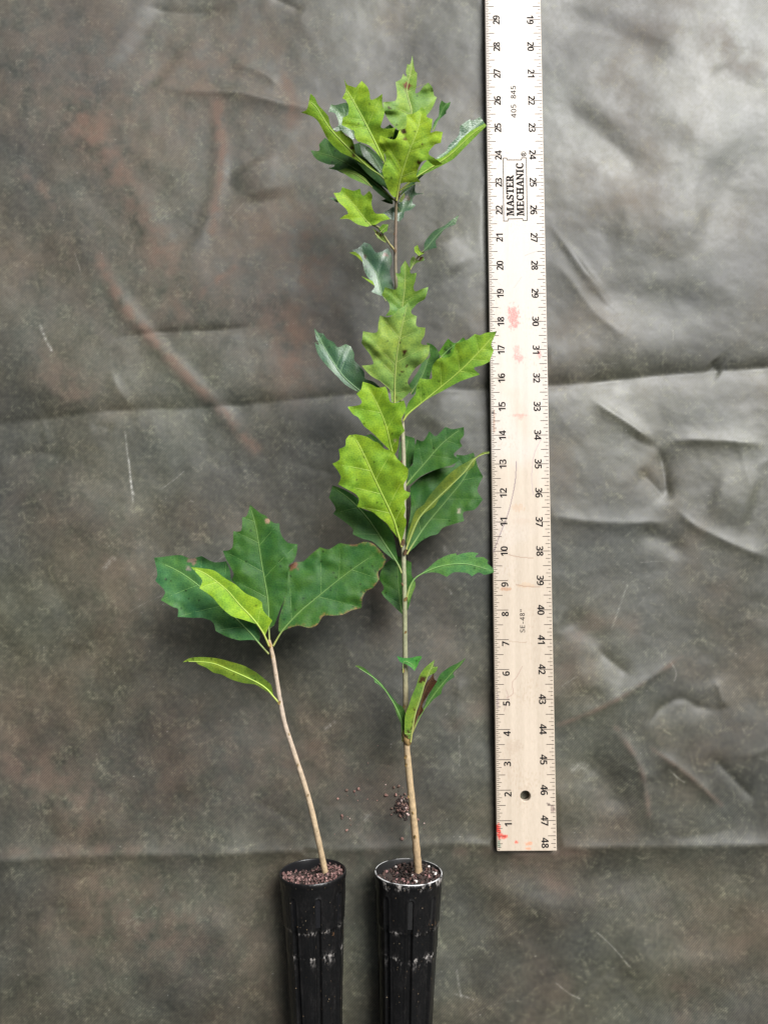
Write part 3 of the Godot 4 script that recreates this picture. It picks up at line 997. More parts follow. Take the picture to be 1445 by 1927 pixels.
func stem(root: Node3D, called: String, flat: Array, heights: Array, radii: Array, colours: Array, mat: Material, bumps := 0.0) -> void:
	var line := smooth_line(spots(0, flat), 12)
	var path := PackedVector3Array()
	var rad := PackedFloat32Array()
	var cols := PackedColorArray()
	var bn := noise(300, 130.0, 3)
	for k in line.size():
		var t := float(k) / (line.size() - 1)
		var q := at(line[k].x, line[k].y, ramp(heights, t) * 0.01 + rise(root, line[k].y))
		path.append(q - root.position)
		rad.append(ramp(radii, t) * 0.001 * (1.0 + bn.get_noise_2d(q.z, q.x) * bumps))
		var x := t * (colours.size() - 1)
		var i := mini(int(x), colours.size() - 2)
		var cv: Vector3 = colours[i].lerp(colours[i + 1], x - i) * (1.0 + bn.get_noise_2d(q.z * 1.7 + 5.0, q.x) * 0.24)
		cols.append(Color(cv.x, cv.y, cv.z))
	var tb := Tub.new()
	tb.sweep(path, rad, cols, 14)
	part(called, tb.mesh(), mat, root)

func bud(root: Node3D, px: float, py: float, h: float, r: float, col: Vector3, mat: Material, called := "bud") -> void:
	var tb := Tub.new()
	var q := at(px, py, h * 0.01 + rise(root, py)) - root.position
	var a := rng.randf_range(0, TAU)
	var d := Vector3(cos(a) * 0.5, 0.3, -0.8).normalized()
	var path := PackedVector3Array()
	var rad := PackedFloat32Array()
	var cols := PackedColorArray()
	for k in 7:
		var t := k / 6.0
		path.append(q + d * r * 0.001 * (t * 3.0 - 1.2))
		rad.append(r * 0.001 * sqrt(maxf(0.02, 1.0 - pow(absf(t * 1.9 - 0.8), 2.0))) if t < 0.9 else r * 0.0002)
		cols.append(Color(col.x, col.y, col.z))
	tb.sweep(path, rad, cols, 9)
	part(called, tb.mesh(), mat, root)

func bark_material() -> StandardMaterial3D:
	var m := StandardMaterial3D.new()
	m.vertex_color_use_as_albedo = true
	m.roughness = 0.6
	var n := noise(41, 0.05, 4)
	var im := n.get_seamless_image(128, 256)
	for y in 256:
		for x in 128:
			var l := 0.86 + im.get_pixel(x, y).r * 0.22
			im.set_pixel(x, y, Color(minf(l, 1), minf(l, 1), minf(l, 1)))
	m.albedo_texture = ImageTexture.create_from_image(im)
	m.heightmap_enabled = true
	m.heightmap_texture = m.albedo_texture
	m.heightmap_scale = 0.015
	return m

func build_seedlings() -> void:
	var bark := bark_material()
	# ---- the short one on the left
	var a := thing("oak_seedling", at(614, 1652, 3.0 * 0.01))
	a.set_meta("arch", 0.045)
	a.set_meta("reach", 450.0)
	tag(a, "short oak seedling with four broad leaves and one lower leaf, growing from the left pot", "seedling")
	stem(a, "stem", [506, 1205, 510, 1219, 516, 1249, 526, 1312, 536, 1362, 552, 1412, 580, 1500, 600, 1585, 615, 1656], [3.1, 3.1, 3.1, 3.1, 3.0, 2.9, 2.8, 2.7, 2.3], [1.5, 1.6, 1.7, 1.8, 1.9, 2.0, 2.2, 2.4, 2.6],
		[Vector3(0.40, 0.30, 0.17), Vector3(0.42, 0.33, 0.24), Vector3(0.46, 0.38, 0.30), Vector3(0.46, 0.37, 0.28), Vector3(0.44, 0.34, 0.22), Vector3(0.42, 0.31, 0.18)], bark, 0.12)
	bud(a, 507, 1214, 3.3, 1.6, Vector3(0.30, 0.19, 0.06), bark)
	bud(a, 526, 1322, 3.2, 1.3, Vector3(0.34, 0.22, 0.09), bark)
	for q in [[579, 1497, 3.0, 1.0], [519, 1270, 3.2, 0.9], [544, 1382, 3.1, 0.8], [561, 1440, 3.1, 0.8], [596, 1565, 2.9, 0.9], [512, 1236, 3.2, 1.1]]:
		bud(a, q[0], q[1], q[2], q[3], Vector3(0.34, 0.25, 0.14), bark)
	leaf(a, 4, "dark", [3.0, 2.5, 2.3, 2.2], [0.18, 0.10], [715, 850, 710, 740, 704, 590, 670, 390, 640, 200, 606, 70],
		[712, 745, 700, 735, 650, 640, 590, 580, 530, 520, 500, 485, 512, 450, 470, 370, 450, 320, 482, 318, 505, 300, 510, 210, 535, 212, 555, 205, 560, 130, 580, 128, 590, 112, 605, 60, 640, 90, 670, 112, 690, 120, 720, 150, 745, 165, 770, 165, 775, 210, 790, 245, 820, 275, 873, 283, 868, 335, 850, 380, 825, 400, 818, 480, 800, 590, 775, 650, 742, 740, 720, 752], {"speck": 0.1, "burn": [[705, 150, 16, Vector3(0.3, 0.2, 0.14)]]})
	leaf(a, 4, "dark", [3.1, 2.6, 1.9, 1.6], [0.05, 0.22], [735, 860, 790, 770, 880, 672, 970, 595, 1150, 450, 1300, 345],
		[780, 782, 765, 775, 770, 700, 798, 600, 805, 500, 820, 410, 860, 385, 905, 380, 950, 340, 1000, 300, 1050, 312, 1110, 278, 1150, 284, 1200, 285, 1250, 270, 1300, 280, 1350, 330, 1375, 370, 1355, 415, 1330, 440, 1335, 482, 1300, 530, 1262, 550, 1240, 590, 1235, 645, 1180, 658, 1130, 682, 1080, 688, 1020, 690, 985, 740, 940, 757, 880, 745, 830, 757], {"speck": 0.75, "sear": 0.72, "sear_side": 1.0, "burn": [[845, 396, 34, Vector3(0.16, 0.08, 0.05)]], "label": "dark leaf with brown edge"})
	leaf(a, 4, "mid", [3.0, 2.7, 2.2, 1.8], [-0.12, 0.05], [710, 905, 650, 838, 600, 780, 430, 615, 240, 462, 100, 388],
		[655, 842, 630, 827, 590, 826, 540, 827, 470, 806, 410, 775, 400, 735, 380, 715, 330, 700, 280, 700, 195, 695, 196, 650, 170, 640, 100, 600, 124, 560, 115, 538, 68, 490, 80, 455, 62, 360, 110, 355, 210, 345, 270, 365, 330, 350, 400, 385, 470, 380, 490, 430, 500, 490, 560, 570, 620, 700, 660, 790], {"speck": 0.55, "tint": Vector3(0.95, 0.95, 1.15), "burn": [[280, 375, 22, Vector3(0.3, 0.22, 0.18)], [255, 420, 14, Vector3(0.25, 0.24, 0.2)]]})
	leaf(a, 4, "bright", [3.4, 4.2, 5.2, 6.0], [0.30, 0.05], [712, 860, 675, 780, 620, 705, 540, 620, 470, 540, 360, 455, 280, 418],
		[690, 798, 672, 770, 650, 742, 570, 712, 500, 690, 440, 640, 390, 582, 318, 532, 335, 490, 300, 445, 270, 412, 340, 420, 400, 432, 470, 480, 520, 510, 580, 562, 640, 590, 672, 612, 680, 660, 730, 715, 708, 752], {"speck": 0.25, "label": "yellow green leaf standing up in front of the broad ones"})
	leaf(a, 4, "bright", [3.2, 3.6, 4.3, 4.6], [-0.35, 0.45], [775, 1190, 735, 1145, 700, 1105, 640, 1064, 500, 1000, 380, 955, 230, 948],
		[735, 1140, 690, 1112, 640, 1080, 570, 1070, 500, 1050, 440, 1020, 400, 1012, 360, 985, 310, 962, 290, 945, 223, 952, 260, 930, 320, 922, 420, 930, 500, 950, 570, 972, 640, 1010, 690, 1050, 722, 1078, 732, 1115], {"speck": 0.7, "tint": Vector3(1.05, 0.92, 1.4), "label": "narrow pale leaf hanging lowest on the stem"})
	# ---- the tall one
	var b := thing("oak_seedling", at(788, 1642, 3.0 * 0.01))
	b.set_meta("arch", 0.046)
	b.set_meta("reach", 1300.0)
	tag(b, "tall oak seedling with many lobed leaves, growing from the right pot beside the ruler", "seedling")
	stem(b, "stem", [747, 352, 745, 400, 744, 480, 746, 560, 752, 700, 757, 800, 760, 900, 759, 1030, 761, 1120, 762, 1220, 763, 1310, 765, 1400, 772, 1480, 780, 1560, 788, 1650], [3.3, 3.1, 2.9, 2.8, 2.8, 2.8, 2.8, 2.9, 3.0, 3.0, 3.0, 3.0, 2.9, 2.7, 2.2],
		[1.1, 1.15, 1.3, 1.4, 1.6, 1.7, 1.8, 1.9, 1.95, 2.1, 2.2, 2.6, 2.8, 3.0, 3.3],
		[Vector3(0.20, 0.17, 0.07), Vector3(0.15, 0.105, 0.075), Vector3(0.20, 0.19, 0.11), Vector3(0.28, 0.27, 0.16), Vector3(0.30, 0.285, 0.20), Vector3(0.245, 0.262, 0.145), Vector3(0.25, 0.25, 0.15), Vector3(0.36, 0.27, 0.16), Vector3(0.42, 0.31, 0.18), Vector3(0.38, 0.27, 0.16)], bark, 0.14)
	for q in [[757, 1022, 3.2, 2.0], [762, 1040, 3.2, 1.6], [765, 1393, 3.3, 2.8], [769, 1398, 3.2, 2.0], [761, 1380, 3.4, 1.9], [747, 372, 3.5, 1.7], [750, 366, 3.6, 1.4], [743, 472, 3.1, 1.2], [763, 1128, 3.2, 1.3], [759, 1262, 3.2, 1.2], [764, 1440, 3.2, 1.0], [781, 1575, 3.0, 1.0], [768, 1500, 3.1, 0.8], [777, 1530, 3.1, 0.9], [763, 1425, 3.2, 1.2], [757, 1100, 3.2, 1.0], [763, 1190, 3.2, 0.9], [755, 870, 3.0, 1.0], [742, 440, 3.0, 0.8], [748, 520, 2.9, 0.8], [760, 1330, 3.2, 1.0]]:
		bud(b, q[0], q[1], q[2], q[3], Vector3(0.24, 0.16, 0.06) if q[1] > 1100 else Vector3(0.13, 0.08, 0.04), bark)
	# crown
	leaf(b, 1, "blue", [2.4, 2.4, 2.3], [0.1, 0.1], [470, 660, 420, 560, 360, 480, 300, 425], [440, 662, 400, 620, 310, 590, 350, 562, 348, 530, 325, 480, 283, 470, 300, 420, 330, 426, 370, 415, 405, 408, 440, 440, 440, 500, 420, 540, 430, 580, 465, 600, 470, 650], {"tint": Vector3(1.1, 1.1, 1.0), "label": "pale blue green leaf behind the topmost ones"})
	leaf(b, 1, "olive", [3.4, 3.8, 4.3, 4.8], [0.25, 0.05], [760, 1000, 800, 640, 845, 480, 815, 330, 842, 190, 852, 92], [800, 640, 735, 575, 700, 540, 660, 470, 652, 405, 700, 402, 740, 392, 748, 340, 738, 268, 775, 248, 790, 212, 812, 232, 808, 200, 818, 146, 835, 150, 852, 85, 868, 190, 884, 208, 880, 290, 873, 345, 900, 335, 925, 300, 960, 273, 988, 305, 1000, 360, 1018, 372, 985, 450, 950, 495, 900, 560, 850, 640], {"speck": 0.35, "tint": Vector3(1.05, 1.2, 1.1), "burn": [[815, 295, 26, Vector3(0.18, 0.06, 0.03)], [690, 440, 12]], "label": "topmost olive leaf with a long narrow tip"})
	leaf(b, 1, "bright", [3.2, 4.4, 5.2, 5.6], [0.10, 0.22], [730, 1010, 650, 790, 560, 600, 470, 430, 393, 300], [665, 832, 620, 762, 560, 700, 480, 672, 462, 640, 455, 600, 430, 590, 372, 560, 380, 510, 415, 490, 418, 430, 396, 388, 376, 380, 400, 320, 388, 243, 408, 285, 440, 298, 470, 305, 482, 288, 508, 260, 545, 300, 562, 345, 570, 388, 612, 375, 648, 348, 648, 420, 662, 480, 640, 560, 640, 580, 700, 585, 738, 575, 722, 640, 692, 642, 658, 720, 668, 800], {"speck": 0.25, "label": "large bright green leaf left of the topmost"})
	leaf(b, 1, "blue", [2.6, 2.9, 3.2], [0.1, 0.1], [665, 915, 600, 800, 540, 720, 500, 685], [490, 675, 530, 698, 560, 714, 590, 740, 640, 780, 650, 830, 664, 912, 620, 872, 560, 812, 515, 765], {"tint": Vector3(1.1, 1.1, 1.0), "no_veins": true})
	leaf(b, 1, "bright", [3.0, 3.6, 4.6, 5.4], [-0.25, 0.10], [735, 1030, 650, 918, 545, 840, 400, 700, 290, 580, 200, 440, 150, 400], [650, 920, 560, 852, 450, 787, 360, 742, 280, 662, 215, 542, 180, 507, 96, 475, 135, 455, 160, 347, 190, 375, 210, 420, 280, 500, 295, 560, 330, 605, 370, 595, 400, 630, 440, 656, 455, 690, 470, 760, 520, 800, 590, 860], {"speck": 0.3, "burn": [[445, 715, 18], [455, 765, 16, Vector3(0.12, 0.06, 0.02)]]})
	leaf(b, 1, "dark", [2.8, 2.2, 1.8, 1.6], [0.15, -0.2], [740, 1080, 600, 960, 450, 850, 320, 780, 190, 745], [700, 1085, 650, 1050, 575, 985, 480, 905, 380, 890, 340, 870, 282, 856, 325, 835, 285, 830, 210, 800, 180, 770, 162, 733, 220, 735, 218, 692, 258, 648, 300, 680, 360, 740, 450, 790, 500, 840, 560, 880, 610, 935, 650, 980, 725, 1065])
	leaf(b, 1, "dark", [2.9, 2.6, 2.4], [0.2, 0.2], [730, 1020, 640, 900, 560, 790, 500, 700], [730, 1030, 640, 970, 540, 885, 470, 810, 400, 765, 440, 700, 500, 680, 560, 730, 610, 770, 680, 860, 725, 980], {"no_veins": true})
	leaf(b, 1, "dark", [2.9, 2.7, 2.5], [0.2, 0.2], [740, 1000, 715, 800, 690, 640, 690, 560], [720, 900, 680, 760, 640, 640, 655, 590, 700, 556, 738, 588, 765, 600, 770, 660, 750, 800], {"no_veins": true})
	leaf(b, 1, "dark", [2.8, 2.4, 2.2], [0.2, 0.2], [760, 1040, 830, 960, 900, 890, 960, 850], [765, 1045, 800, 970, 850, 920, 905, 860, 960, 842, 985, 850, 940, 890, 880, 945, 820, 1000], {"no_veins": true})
	leaf(b, 1, "olive", [3.0, 2.7, 2.4], [0.3, 0.3], [580, 985, 520, 930, 440, 885, 365, 868], [575, 982, 500, 950, 430, 918, 395, 895, 352, 870, 400, 857, 470, 880, 540, 930], {"no_veins": true, "tint": Vector3(0.8, 1.0, 0.8)})
	leaf(b, 1, "blue", [2.6, 2.4, 2.2], [0.2, 0.2], [900, 900, 1020, 800, 1160, 680, 1330, 525], [960, 860, 1030, 770, 1080, 740, 1100, 700, 1150, 650, 1170, 620, 1175, 568, 1215, 538, 1240, 522, 1262, 530, 1312, 505, 1325, 522, 1342, 550, 1290, 600, 1180, 700, 1100, 780, 1000, 850], {"tint": Vector3(0.9, 1.0, 0.9)})
	leaf(b, 1, "bright", [3.2, 3.3, 3.7, 4.0], [-0.3, -0.3], [750, 1020, 880, 915, 980, 850, 1100, 770, 1240, 640, 1350, 556], [880, 916, 910, 850, 950, 805, 1050, 782, 1150, 702, 1180, 662, 1250, 602, 1342, 550, 1356, 565, 1260, 662, 1200, 722, 1130, 792, 1060, 832, 960, 882], {"no_veins": true, "tint": Vector3(0.8, 0.92, 1.3)})
	leaf(b, 1, "mid", [2.6, 2.8, 3.2], [0.4, 0.4], [990, 600, 1030, 520, 1060, 450, 1095, 408], [985, 595, 1000, 540, 1030, 500, 1036, 430, 1050, 393, 1080, 412, 1112, 404, 1100, 440, 1080, 468, 1082, 480, 1030, 530, 1003, 592], {"no_veins": true})
	leaf(b, 1, "blue", [2.6, 1.9, 1.6, 1.5], [0.1, 0.1], [752, 1120, 775, 1150, 810, 1080, 840, 1020, 862, 968], [762, 1216, 700, 1200, 650, 1160, 722, 1115, 780, 1060, 800, 1000, 840, 970, 872, 958, 875, 1020, 937, 1022, 862, 1045, 852, 1090, 876, 1105, 840, 1138, 800, 1150, 790, 1190], {"burn": [[820, 1060, 20, Vector3(0.14, 0.08, 0.05)]]})
	leaf(b, 1, "dark", [2.6, 2.4], [0.1, 0.1], [735, 1090, 690, 1085, 645, 1078], [720, 1100, 690, 1095, 640, 1075, 680, 1062, 720, 1078], {"no_veins": true, "no_rib": true})
	leaf(b, 1, "bright", [3.9, 5.2, 6.4, 6.8], [0.12, 0.12], [745, 1075, 770, 930, 830, 740, 885, 600, 912, 470], [745, 1058, 715, 1042, 680, 985, 648, 865, 672, 800, 665, 760, 640, 720, 622, 690, 632, 632, 720, 660, 742, 650, 765, 592, 800, 585, 812, 560, 815, 490, 850, 485, 890, 465, 915, 438, 945, 465, 950, 505, 988, 520, 982, 590, 975, 612, 1010, 602, 1058, 608, 1045, 682, 1010, 690, 965, 740, 965, 762, 1000, 785, 1058, 827, 1000, 835, 945, 800, 910, 820, 880, 905, 908, 948, 840, 950, 770, 962, 752, 1030], {"speck": 0.3, "tint": Vector3(1.3, 1.2, 1.3), "burn": [[790, 600, 22], [795, 655, 14, Vector3(0.12, 0.05, 0.02)], [920, 690, 10], [900, 815, 14]], "label": "lobed yellow green leaf in front of the crown"})
	leaf(b, 1, "olive", [3.4, 3.0], [0.1, 0.1], [770, 1090, 800, 1040, 830, 985], [760, 1080, 775, 1050, 798, 1020, 800, 1050, 778, 1085], {"no_veins": true, "no_rib": true})
	# shoot left of the stem
	stem(b, "side_twig", [743, 472, 732, 458, 720, 440, 712, 428, 700, 424], [3.1, 3.3, 3.5, 3.7, 3.8], [0.9, 0.8, 0.8, 0.8, 0.5], [Vector3(0.30, 0.24, 0.10), Vector3(0.2, 0.22, 0.06), Vector3(0.06, 0.05, 0.03)], bark, 0.5)
	leaf(b, 1, "bright", [3.8, 4.4, 4.9], [0.15, 0.2], [572, 1245, 530, 1200, 470, 1120, 390, 1030], [575, 1242, 545, 1252, 480, 1236, 420, 1200, 357, 1200, 395, 1172, 415, 1165, 400, 1130, 352, 1085, 316, 1022, 360, 1018, 375, 983, 430, 1002, 455, 1008, 498, 993, 505, 1030, 520, 1042, 560, 1008, 580, 1040, 575, 1100, 600, 1160, 660, 1165, 704, 1200, 640, 1216, 600, 1240], {"speck": 0.2, "label": "bright leaf alone on a side twig left of the stem"})
	leaf(b, 1, "blue", [4.4, 4.3], [0.1, 0.1], [350, 1082, 320, 1066, 290, 1056], [345, 1090, 286, 1054, 315, 1056, 352, 1072], {"no_veins": true, "no_rib": true, "tint": Vector3(1.1, 1.1, 1.0)})
	leaf(b, 1, "olive", [3.7, 3.9], [0.3, 0.3], [635, 1290, 660, 1265, 685, 1242], [625, 1265, 650, 1235, 690, 1236, 680, 1282, 650, 1297], {"no_veins": true, "tint": Vector3(0.8, 1.1, 0.6)})
	leaf(b, 1, "olive", [3.6, 3.4], [0.3, 0.3], [600, 1300, 640, 1340, 670, 1360], [575, 1258, 600, 1275, 640, 1300, 668, 1340, 675, 1362, 640, 1345, 612, 1325, 600, 1290], {"no_veins": true, "burn": [[610, 1290, 14], [640, 1310, 14], [655, 1340, 10]]})
	# shoot right of the stem
	stem(b, "side_twig", [770, 508, 776, 497, 785, 486, 792, 478, 797, 474], [2.9, 3.1, 3.2, 3.4, 3.5], [0.9, 0.8, 0.9, 0.9, 0.6], [Vector3(0.24, 0.28, 0.08), Vector3(0.10, 0.08, 0.04), Vector3(0.05, 0.035, 0.02)], bark, 0.5)
	leaf(b, 1, "blue", [3.4, 3.8, 4.2, 4.4], [0.3, -0.2], [895, 1440, 945, 1400, 1020, 1310, 1100, 1240, 1162, 1180], [895, 1425, 930, 1415, 932, 1370, 950, 1335, 1000, 1280, 1070, 1245, 1110, 1212, 1168, 1172, 1145, 1235, 1070, 1270, 1040, 1310, 1010, 1350, 1018, 1395, 985, 1402, 930, 1420], {"tint": Vector3(1.1, 1.1, 1.0), "no_veins": true})
	leaf(b, 2, "bright", [3.7, 4.0], [0.3, 0.3], [862, 170, 845, 145, 835, 112], [825, 150, 824, 120, 845, 107, 856, 135, 870, 155, 892, 158, 855, 178], {"no_veins": true})
	leaf(b, 2, "olive", [3.2, 3.3], [0.3, 0.3], [800, 265, 820, 225, 840, 190], [795, 268, 800, 200, 820, 178, 848, 205, 862, 182, 885, 182, 888, 206, 835, 225], {"no_veins": true, "tint": Vector3(0.6, 0.8, 0.8), "burn": [[860, 190, 24]]})
	# below the twigs
	leaf(b, 2, "blue", [2.6, 2.2, 1.9, 1.7], [0.15, 0.1], [640, 470, 615, 420, 575, 285, 495, 165], [612, 438, 545, 410, 568, 378, 555, 352, 520, 310, 500, 270, 490, 220, 480, 185, 420, 140, 455, 130, 500, 90, 540, 105, 575, 155, 610, 150, 652, 128, 672, 160, 680, 210, 666, 280, 690, 370, 694, 402, 640, 384, 622, 415], {"speck": 0.5, "burn": [[640, 170, 16, Vector3(0.22, 0.10, 0.07)], [505, 185, 14]], "label": "blue green leaf left of the bare upper stem"})
	leaf(b, 2, "bright", [2.3, 2.1], [0.1, 0.1], [570, 366, 530, 335, 485, 312], [568, 372, 480, 308, 520, 326, 555, 340], {"no_veins": true, "no_rib": true})
	leaf(b, 2, "bright", [1.9, 1.8], [0.1, 0.1], [490, 200, 450, 165, 410, 152], [490, 218, 450, 180, 403, 156, 440, 150, 478, 182], {"no_veins": true, "no_rib": true})
	leaf(b, 2, "olive", [3.5, 4.0, 4.5], [0.15, 0.12], [748, 580, 748, 500, 762, 380, 766, 225], [750, 575, 700, 562, 638, 567, 665, 520, 658, 480, 614, 430, 635, 380, 698, 396, 715, 380, 716, 330, 702, 288, 730, 290, 735, 255, 765, 206, 795, 260, 800, 290, 840, 286, 830, 340, 818, 380, 830, 407, 870, 392, 915, 378, 905, 420, 890, 458, 850, 480, 805, 530, 790, 570], {"speck": 0.2, "tint": Vector3(0.8, 1.0, 0.9)})
	leaf(b, 2, "olive", [3.4, 4.4, 5.4, 6.0], [0.10, 0.14], [697, 1135, 698, 1000, 708, 850, 735, 680, 778, 492], [700, 1130, 675, 1120, 668, 1052, 620, 1000, 540, 950, 483, 888, 555, 880, 560, 868, 540, 820, 510, 780, 483, 742, 493, 666, 580, 672, 592, 610, 602, 563, 650, 575, 690, 560, 720, 525, 760, 500, 783, 477, 800, 510, 806, 550, 840, 568, 838, 630, 895, 642, 890, 690, 868, 745, 924, 755, 915, 820, 880, 865, 830, 905, 780, 990, 790, 1018, 812, 1042, 775, 1080, 735, 1112], {"speck": 0.4, "tint": Vector3(1.3, 1.35, 1.5), "burn": [[765, 800, 14], [735, 740, 8], [775, 890, 9], [740, 925, 8]], "label": "large pale olive leaf at half height in front of the stem"})
	leaf(b, 2, "blue", [2.8, 2.4, 2.1, 1.9], [0.0, 0.15], [560, 1110, 470, 1050, 350, 938, 240, 765, 184, 660], [465, 1057, 380, 1012, 330, 962, 250, 880, 200, 810, 180, 738, 205, 752, 190, 715, 176, 643, 205, 675, 235, 680, 260, 715, 300, 735, 330, 768, 380, 748, 412, 762, 435, 810, 435, 850, 470, 890, 500, 930, 505, 970, 560, 992, 605, 1030, 560, 1042], {"tint": Vector3(0.9, 1.0, 0.9), "label": "blue green leaf pointing left at half height"})
	leaf(b, 2, "dark", [2.0, 1.7, 1.5], [0.1, 0.1], [800, 1070, 880, 940, 930, 780], [800, 1072, 785, 1020, 850, 920, 880, 860, 925, 830, 903, 738, 945, 755, 982, 800, 985, 850, 935, 920, 920, 975, 862, 975, 840, 1040, 815, 1078], {})
	leaf(b, 2, "mid", [2.4, 2.7], [0.25, 0.25], [990, 840, 1050, 780, 1120, 725], [980, 802, 1042, 712, 1085, 742, 1142, 704, 1168, 735, 1100, 775, 1055, 835, 1000, 842], {"tint": Vector3(1.3, 1.2, 0.5), "burn": [[1040, 790, 26, Vector3(0.015, 0.04, 0.01)]]})
	leaf(b, 2, "bright", [3.2, 3.8, 4.8, 5.4], [0.25, -0.05], [752, 1245, 790, 1195, 900, 1105, 1110, 930, 1240, 800, 1340, 690], [760, 1235, 765, 1222, 830, 1162, 930, 1092, 1010, 1050, 1120, 990, 1248, 945, 1225, 925, 1210, 903, 1260, 887, 1310, 862, 1337, 790, 1322, 750, 1358, 665, 1280, 677, 1250, 690, 1215, 683, 1165, 720, 1090, 745, 1080, 790, 1052, 832, 985, 840, 945, 882, 936, 930, 935, 972, 860, 970, 840, 1020, 830, 1072, 790, 1120, 762, 1200], {"speck": 0.35, "tint": Vector3(0.82, 0.9, 1.2), "label": "long leaf whose tip reaches over the ruler near its seventeenth inch"})
	leaf(b, 2, "bright", [3.8, 4.8, 5.5, 6.0], [0.14, 0.18], [690, 1480, 672, 1410, 640, 1275, 590, 1150, 530, 1030], [680, 1450, 650, 1420, 610, 1380, 550, 1320, 500, 1280, 460, 1222, 430, 1205, 392, 1155, 470, 1142, 485, 1122, 450, 1070, 480, 1040, 490, 992, 545, 1008, 585, 1030, 637, 1023, 650, 1050, 668, 1120, 700, 1130, 757, 1112, 770, 1170, 740, 1240, 762, 1310, 730, 1345, 718, 1420, 700, 1460], {"speck": 0.3, "tint": Vector3(0.95, 0.98, 0.9), "burn": [[700, 1372, 12, Vector3(0.4, 0.42, 0.2)]]})
	# the big tuft in the middle
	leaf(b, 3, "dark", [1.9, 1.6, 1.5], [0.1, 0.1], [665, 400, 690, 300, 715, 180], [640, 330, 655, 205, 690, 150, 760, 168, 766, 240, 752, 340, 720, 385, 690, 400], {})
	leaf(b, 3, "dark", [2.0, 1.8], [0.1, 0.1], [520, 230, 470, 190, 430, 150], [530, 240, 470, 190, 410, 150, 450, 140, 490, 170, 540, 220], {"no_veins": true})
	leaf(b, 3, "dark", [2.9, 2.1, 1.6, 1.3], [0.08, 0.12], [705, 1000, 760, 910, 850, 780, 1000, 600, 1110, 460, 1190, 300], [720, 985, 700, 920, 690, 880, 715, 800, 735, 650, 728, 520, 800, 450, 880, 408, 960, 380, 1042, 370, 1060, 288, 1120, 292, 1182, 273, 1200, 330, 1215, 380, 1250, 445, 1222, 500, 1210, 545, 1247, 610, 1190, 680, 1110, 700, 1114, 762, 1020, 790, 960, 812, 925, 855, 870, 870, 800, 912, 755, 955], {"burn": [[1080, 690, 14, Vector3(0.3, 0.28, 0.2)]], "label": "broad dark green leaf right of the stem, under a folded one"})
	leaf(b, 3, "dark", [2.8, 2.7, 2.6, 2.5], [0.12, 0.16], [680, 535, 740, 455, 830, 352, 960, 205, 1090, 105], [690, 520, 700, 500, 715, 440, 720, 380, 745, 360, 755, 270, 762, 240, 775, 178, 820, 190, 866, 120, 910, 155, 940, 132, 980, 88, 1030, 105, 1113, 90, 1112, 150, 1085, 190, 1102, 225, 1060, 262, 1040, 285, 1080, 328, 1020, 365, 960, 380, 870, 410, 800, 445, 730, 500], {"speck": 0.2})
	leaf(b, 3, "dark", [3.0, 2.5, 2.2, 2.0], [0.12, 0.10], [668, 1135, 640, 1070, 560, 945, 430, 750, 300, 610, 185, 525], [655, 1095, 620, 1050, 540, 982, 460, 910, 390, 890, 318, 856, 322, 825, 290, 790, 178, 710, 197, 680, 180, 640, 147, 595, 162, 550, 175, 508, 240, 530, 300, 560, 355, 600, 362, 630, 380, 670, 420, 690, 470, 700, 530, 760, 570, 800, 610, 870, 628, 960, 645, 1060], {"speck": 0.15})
	leaf(b, 3, "bright", [3.2, 4.6, 6.0, 6.8], [0.12, 0.14], [668, 948, 640, 850, 600, 725, 480, 470, 400, 290, 335, 165], [675, 952, 640, 882, 590, 820, 562, 780, 500, 730, 460, 697, 350, 660, 364, 608, 340, 570, 270, 530, 213, 500, 234, 450, 210, 400, 173, 352, 225, 320, 218, 248, 265, 225, 270, 180, 293, 148, 345, 143, 420, 160, 470, 192, 500, 202, 545, 245, 600, 262, 640, 320, 700, 375, 717, 392, 710, 450, 684, 500, 690, 540, 730, 560, 720, 590, 688, 620, 696, 680, 685, 725, 702, 760, 690, 830, 672, 900], {"speck": 0.45, "rib": 1.15, "tint": Vector3(0.95, 0.95, 0.9), "label": "largest yellow green leaf in the middle tuft"})
	leaf(b, 3, "olive", [3.3, 4.0, 4.8, 5.0], [0.40, 0.55], [703, 965, 712, 930, 785, 755, 900, 622, 1100, 430, 1190, 318, 1290, 272], [708, 945, 703, 900, 730, 800, 770, 690, 830, 640, 860, 590, 900, 540, 1000, 432, 1080, 370, 1150, 332, 1200, 303, 1250, 270, 1298, 266, 1290, 280, 1240, 290, 1200, 318, 1182, 370, 1080, 450, 1000, 540, 940, 600, 900, 662, 850, 692, 800, 742, 745, 870, 718, 940], {"no_veins": true, "tint": Vector3(0.72, 0.72, 0.7), "label": "narrow folded olive leaf over the broad dark one"})
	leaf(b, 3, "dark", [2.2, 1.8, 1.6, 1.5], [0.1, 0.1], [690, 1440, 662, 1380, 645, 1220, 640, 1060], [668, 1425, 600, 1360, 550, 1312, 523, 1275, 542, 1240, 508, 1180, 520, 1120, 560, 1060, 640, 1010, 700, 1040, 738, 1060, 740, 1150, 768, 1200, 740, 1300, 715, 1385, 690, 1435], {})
	leaf(b, 3, "mid", [3.1, 3.3, 3.6, 3.4], [0.15, -0.15], [703, 1315, 735, 1215, 795, 1150, 950, 1085, 1130, 1070, 1310, 1118], [790, 1152, 850, 1105, 920, 1045, 1000, 1005, 1057, 993, 1062, 1006, 1100, 995, 1165, 985, 1218, 993, 1195, 1020, 1250, 1020, 1288, 1045, 1280, 1062, 1320, 1100, 1328, 1130, 1260, 1147, 1220, 1130, 1170, 1158, 1145, 1138, 1110, 1130, 1040, 1130, 990, 1162, 930, 1135, 870, 1130], {"tint": Vector3(1.5, 1.35, 1.5), "no_veins": true, "label": "smooth mid green leaf reaching right to the ruler"})
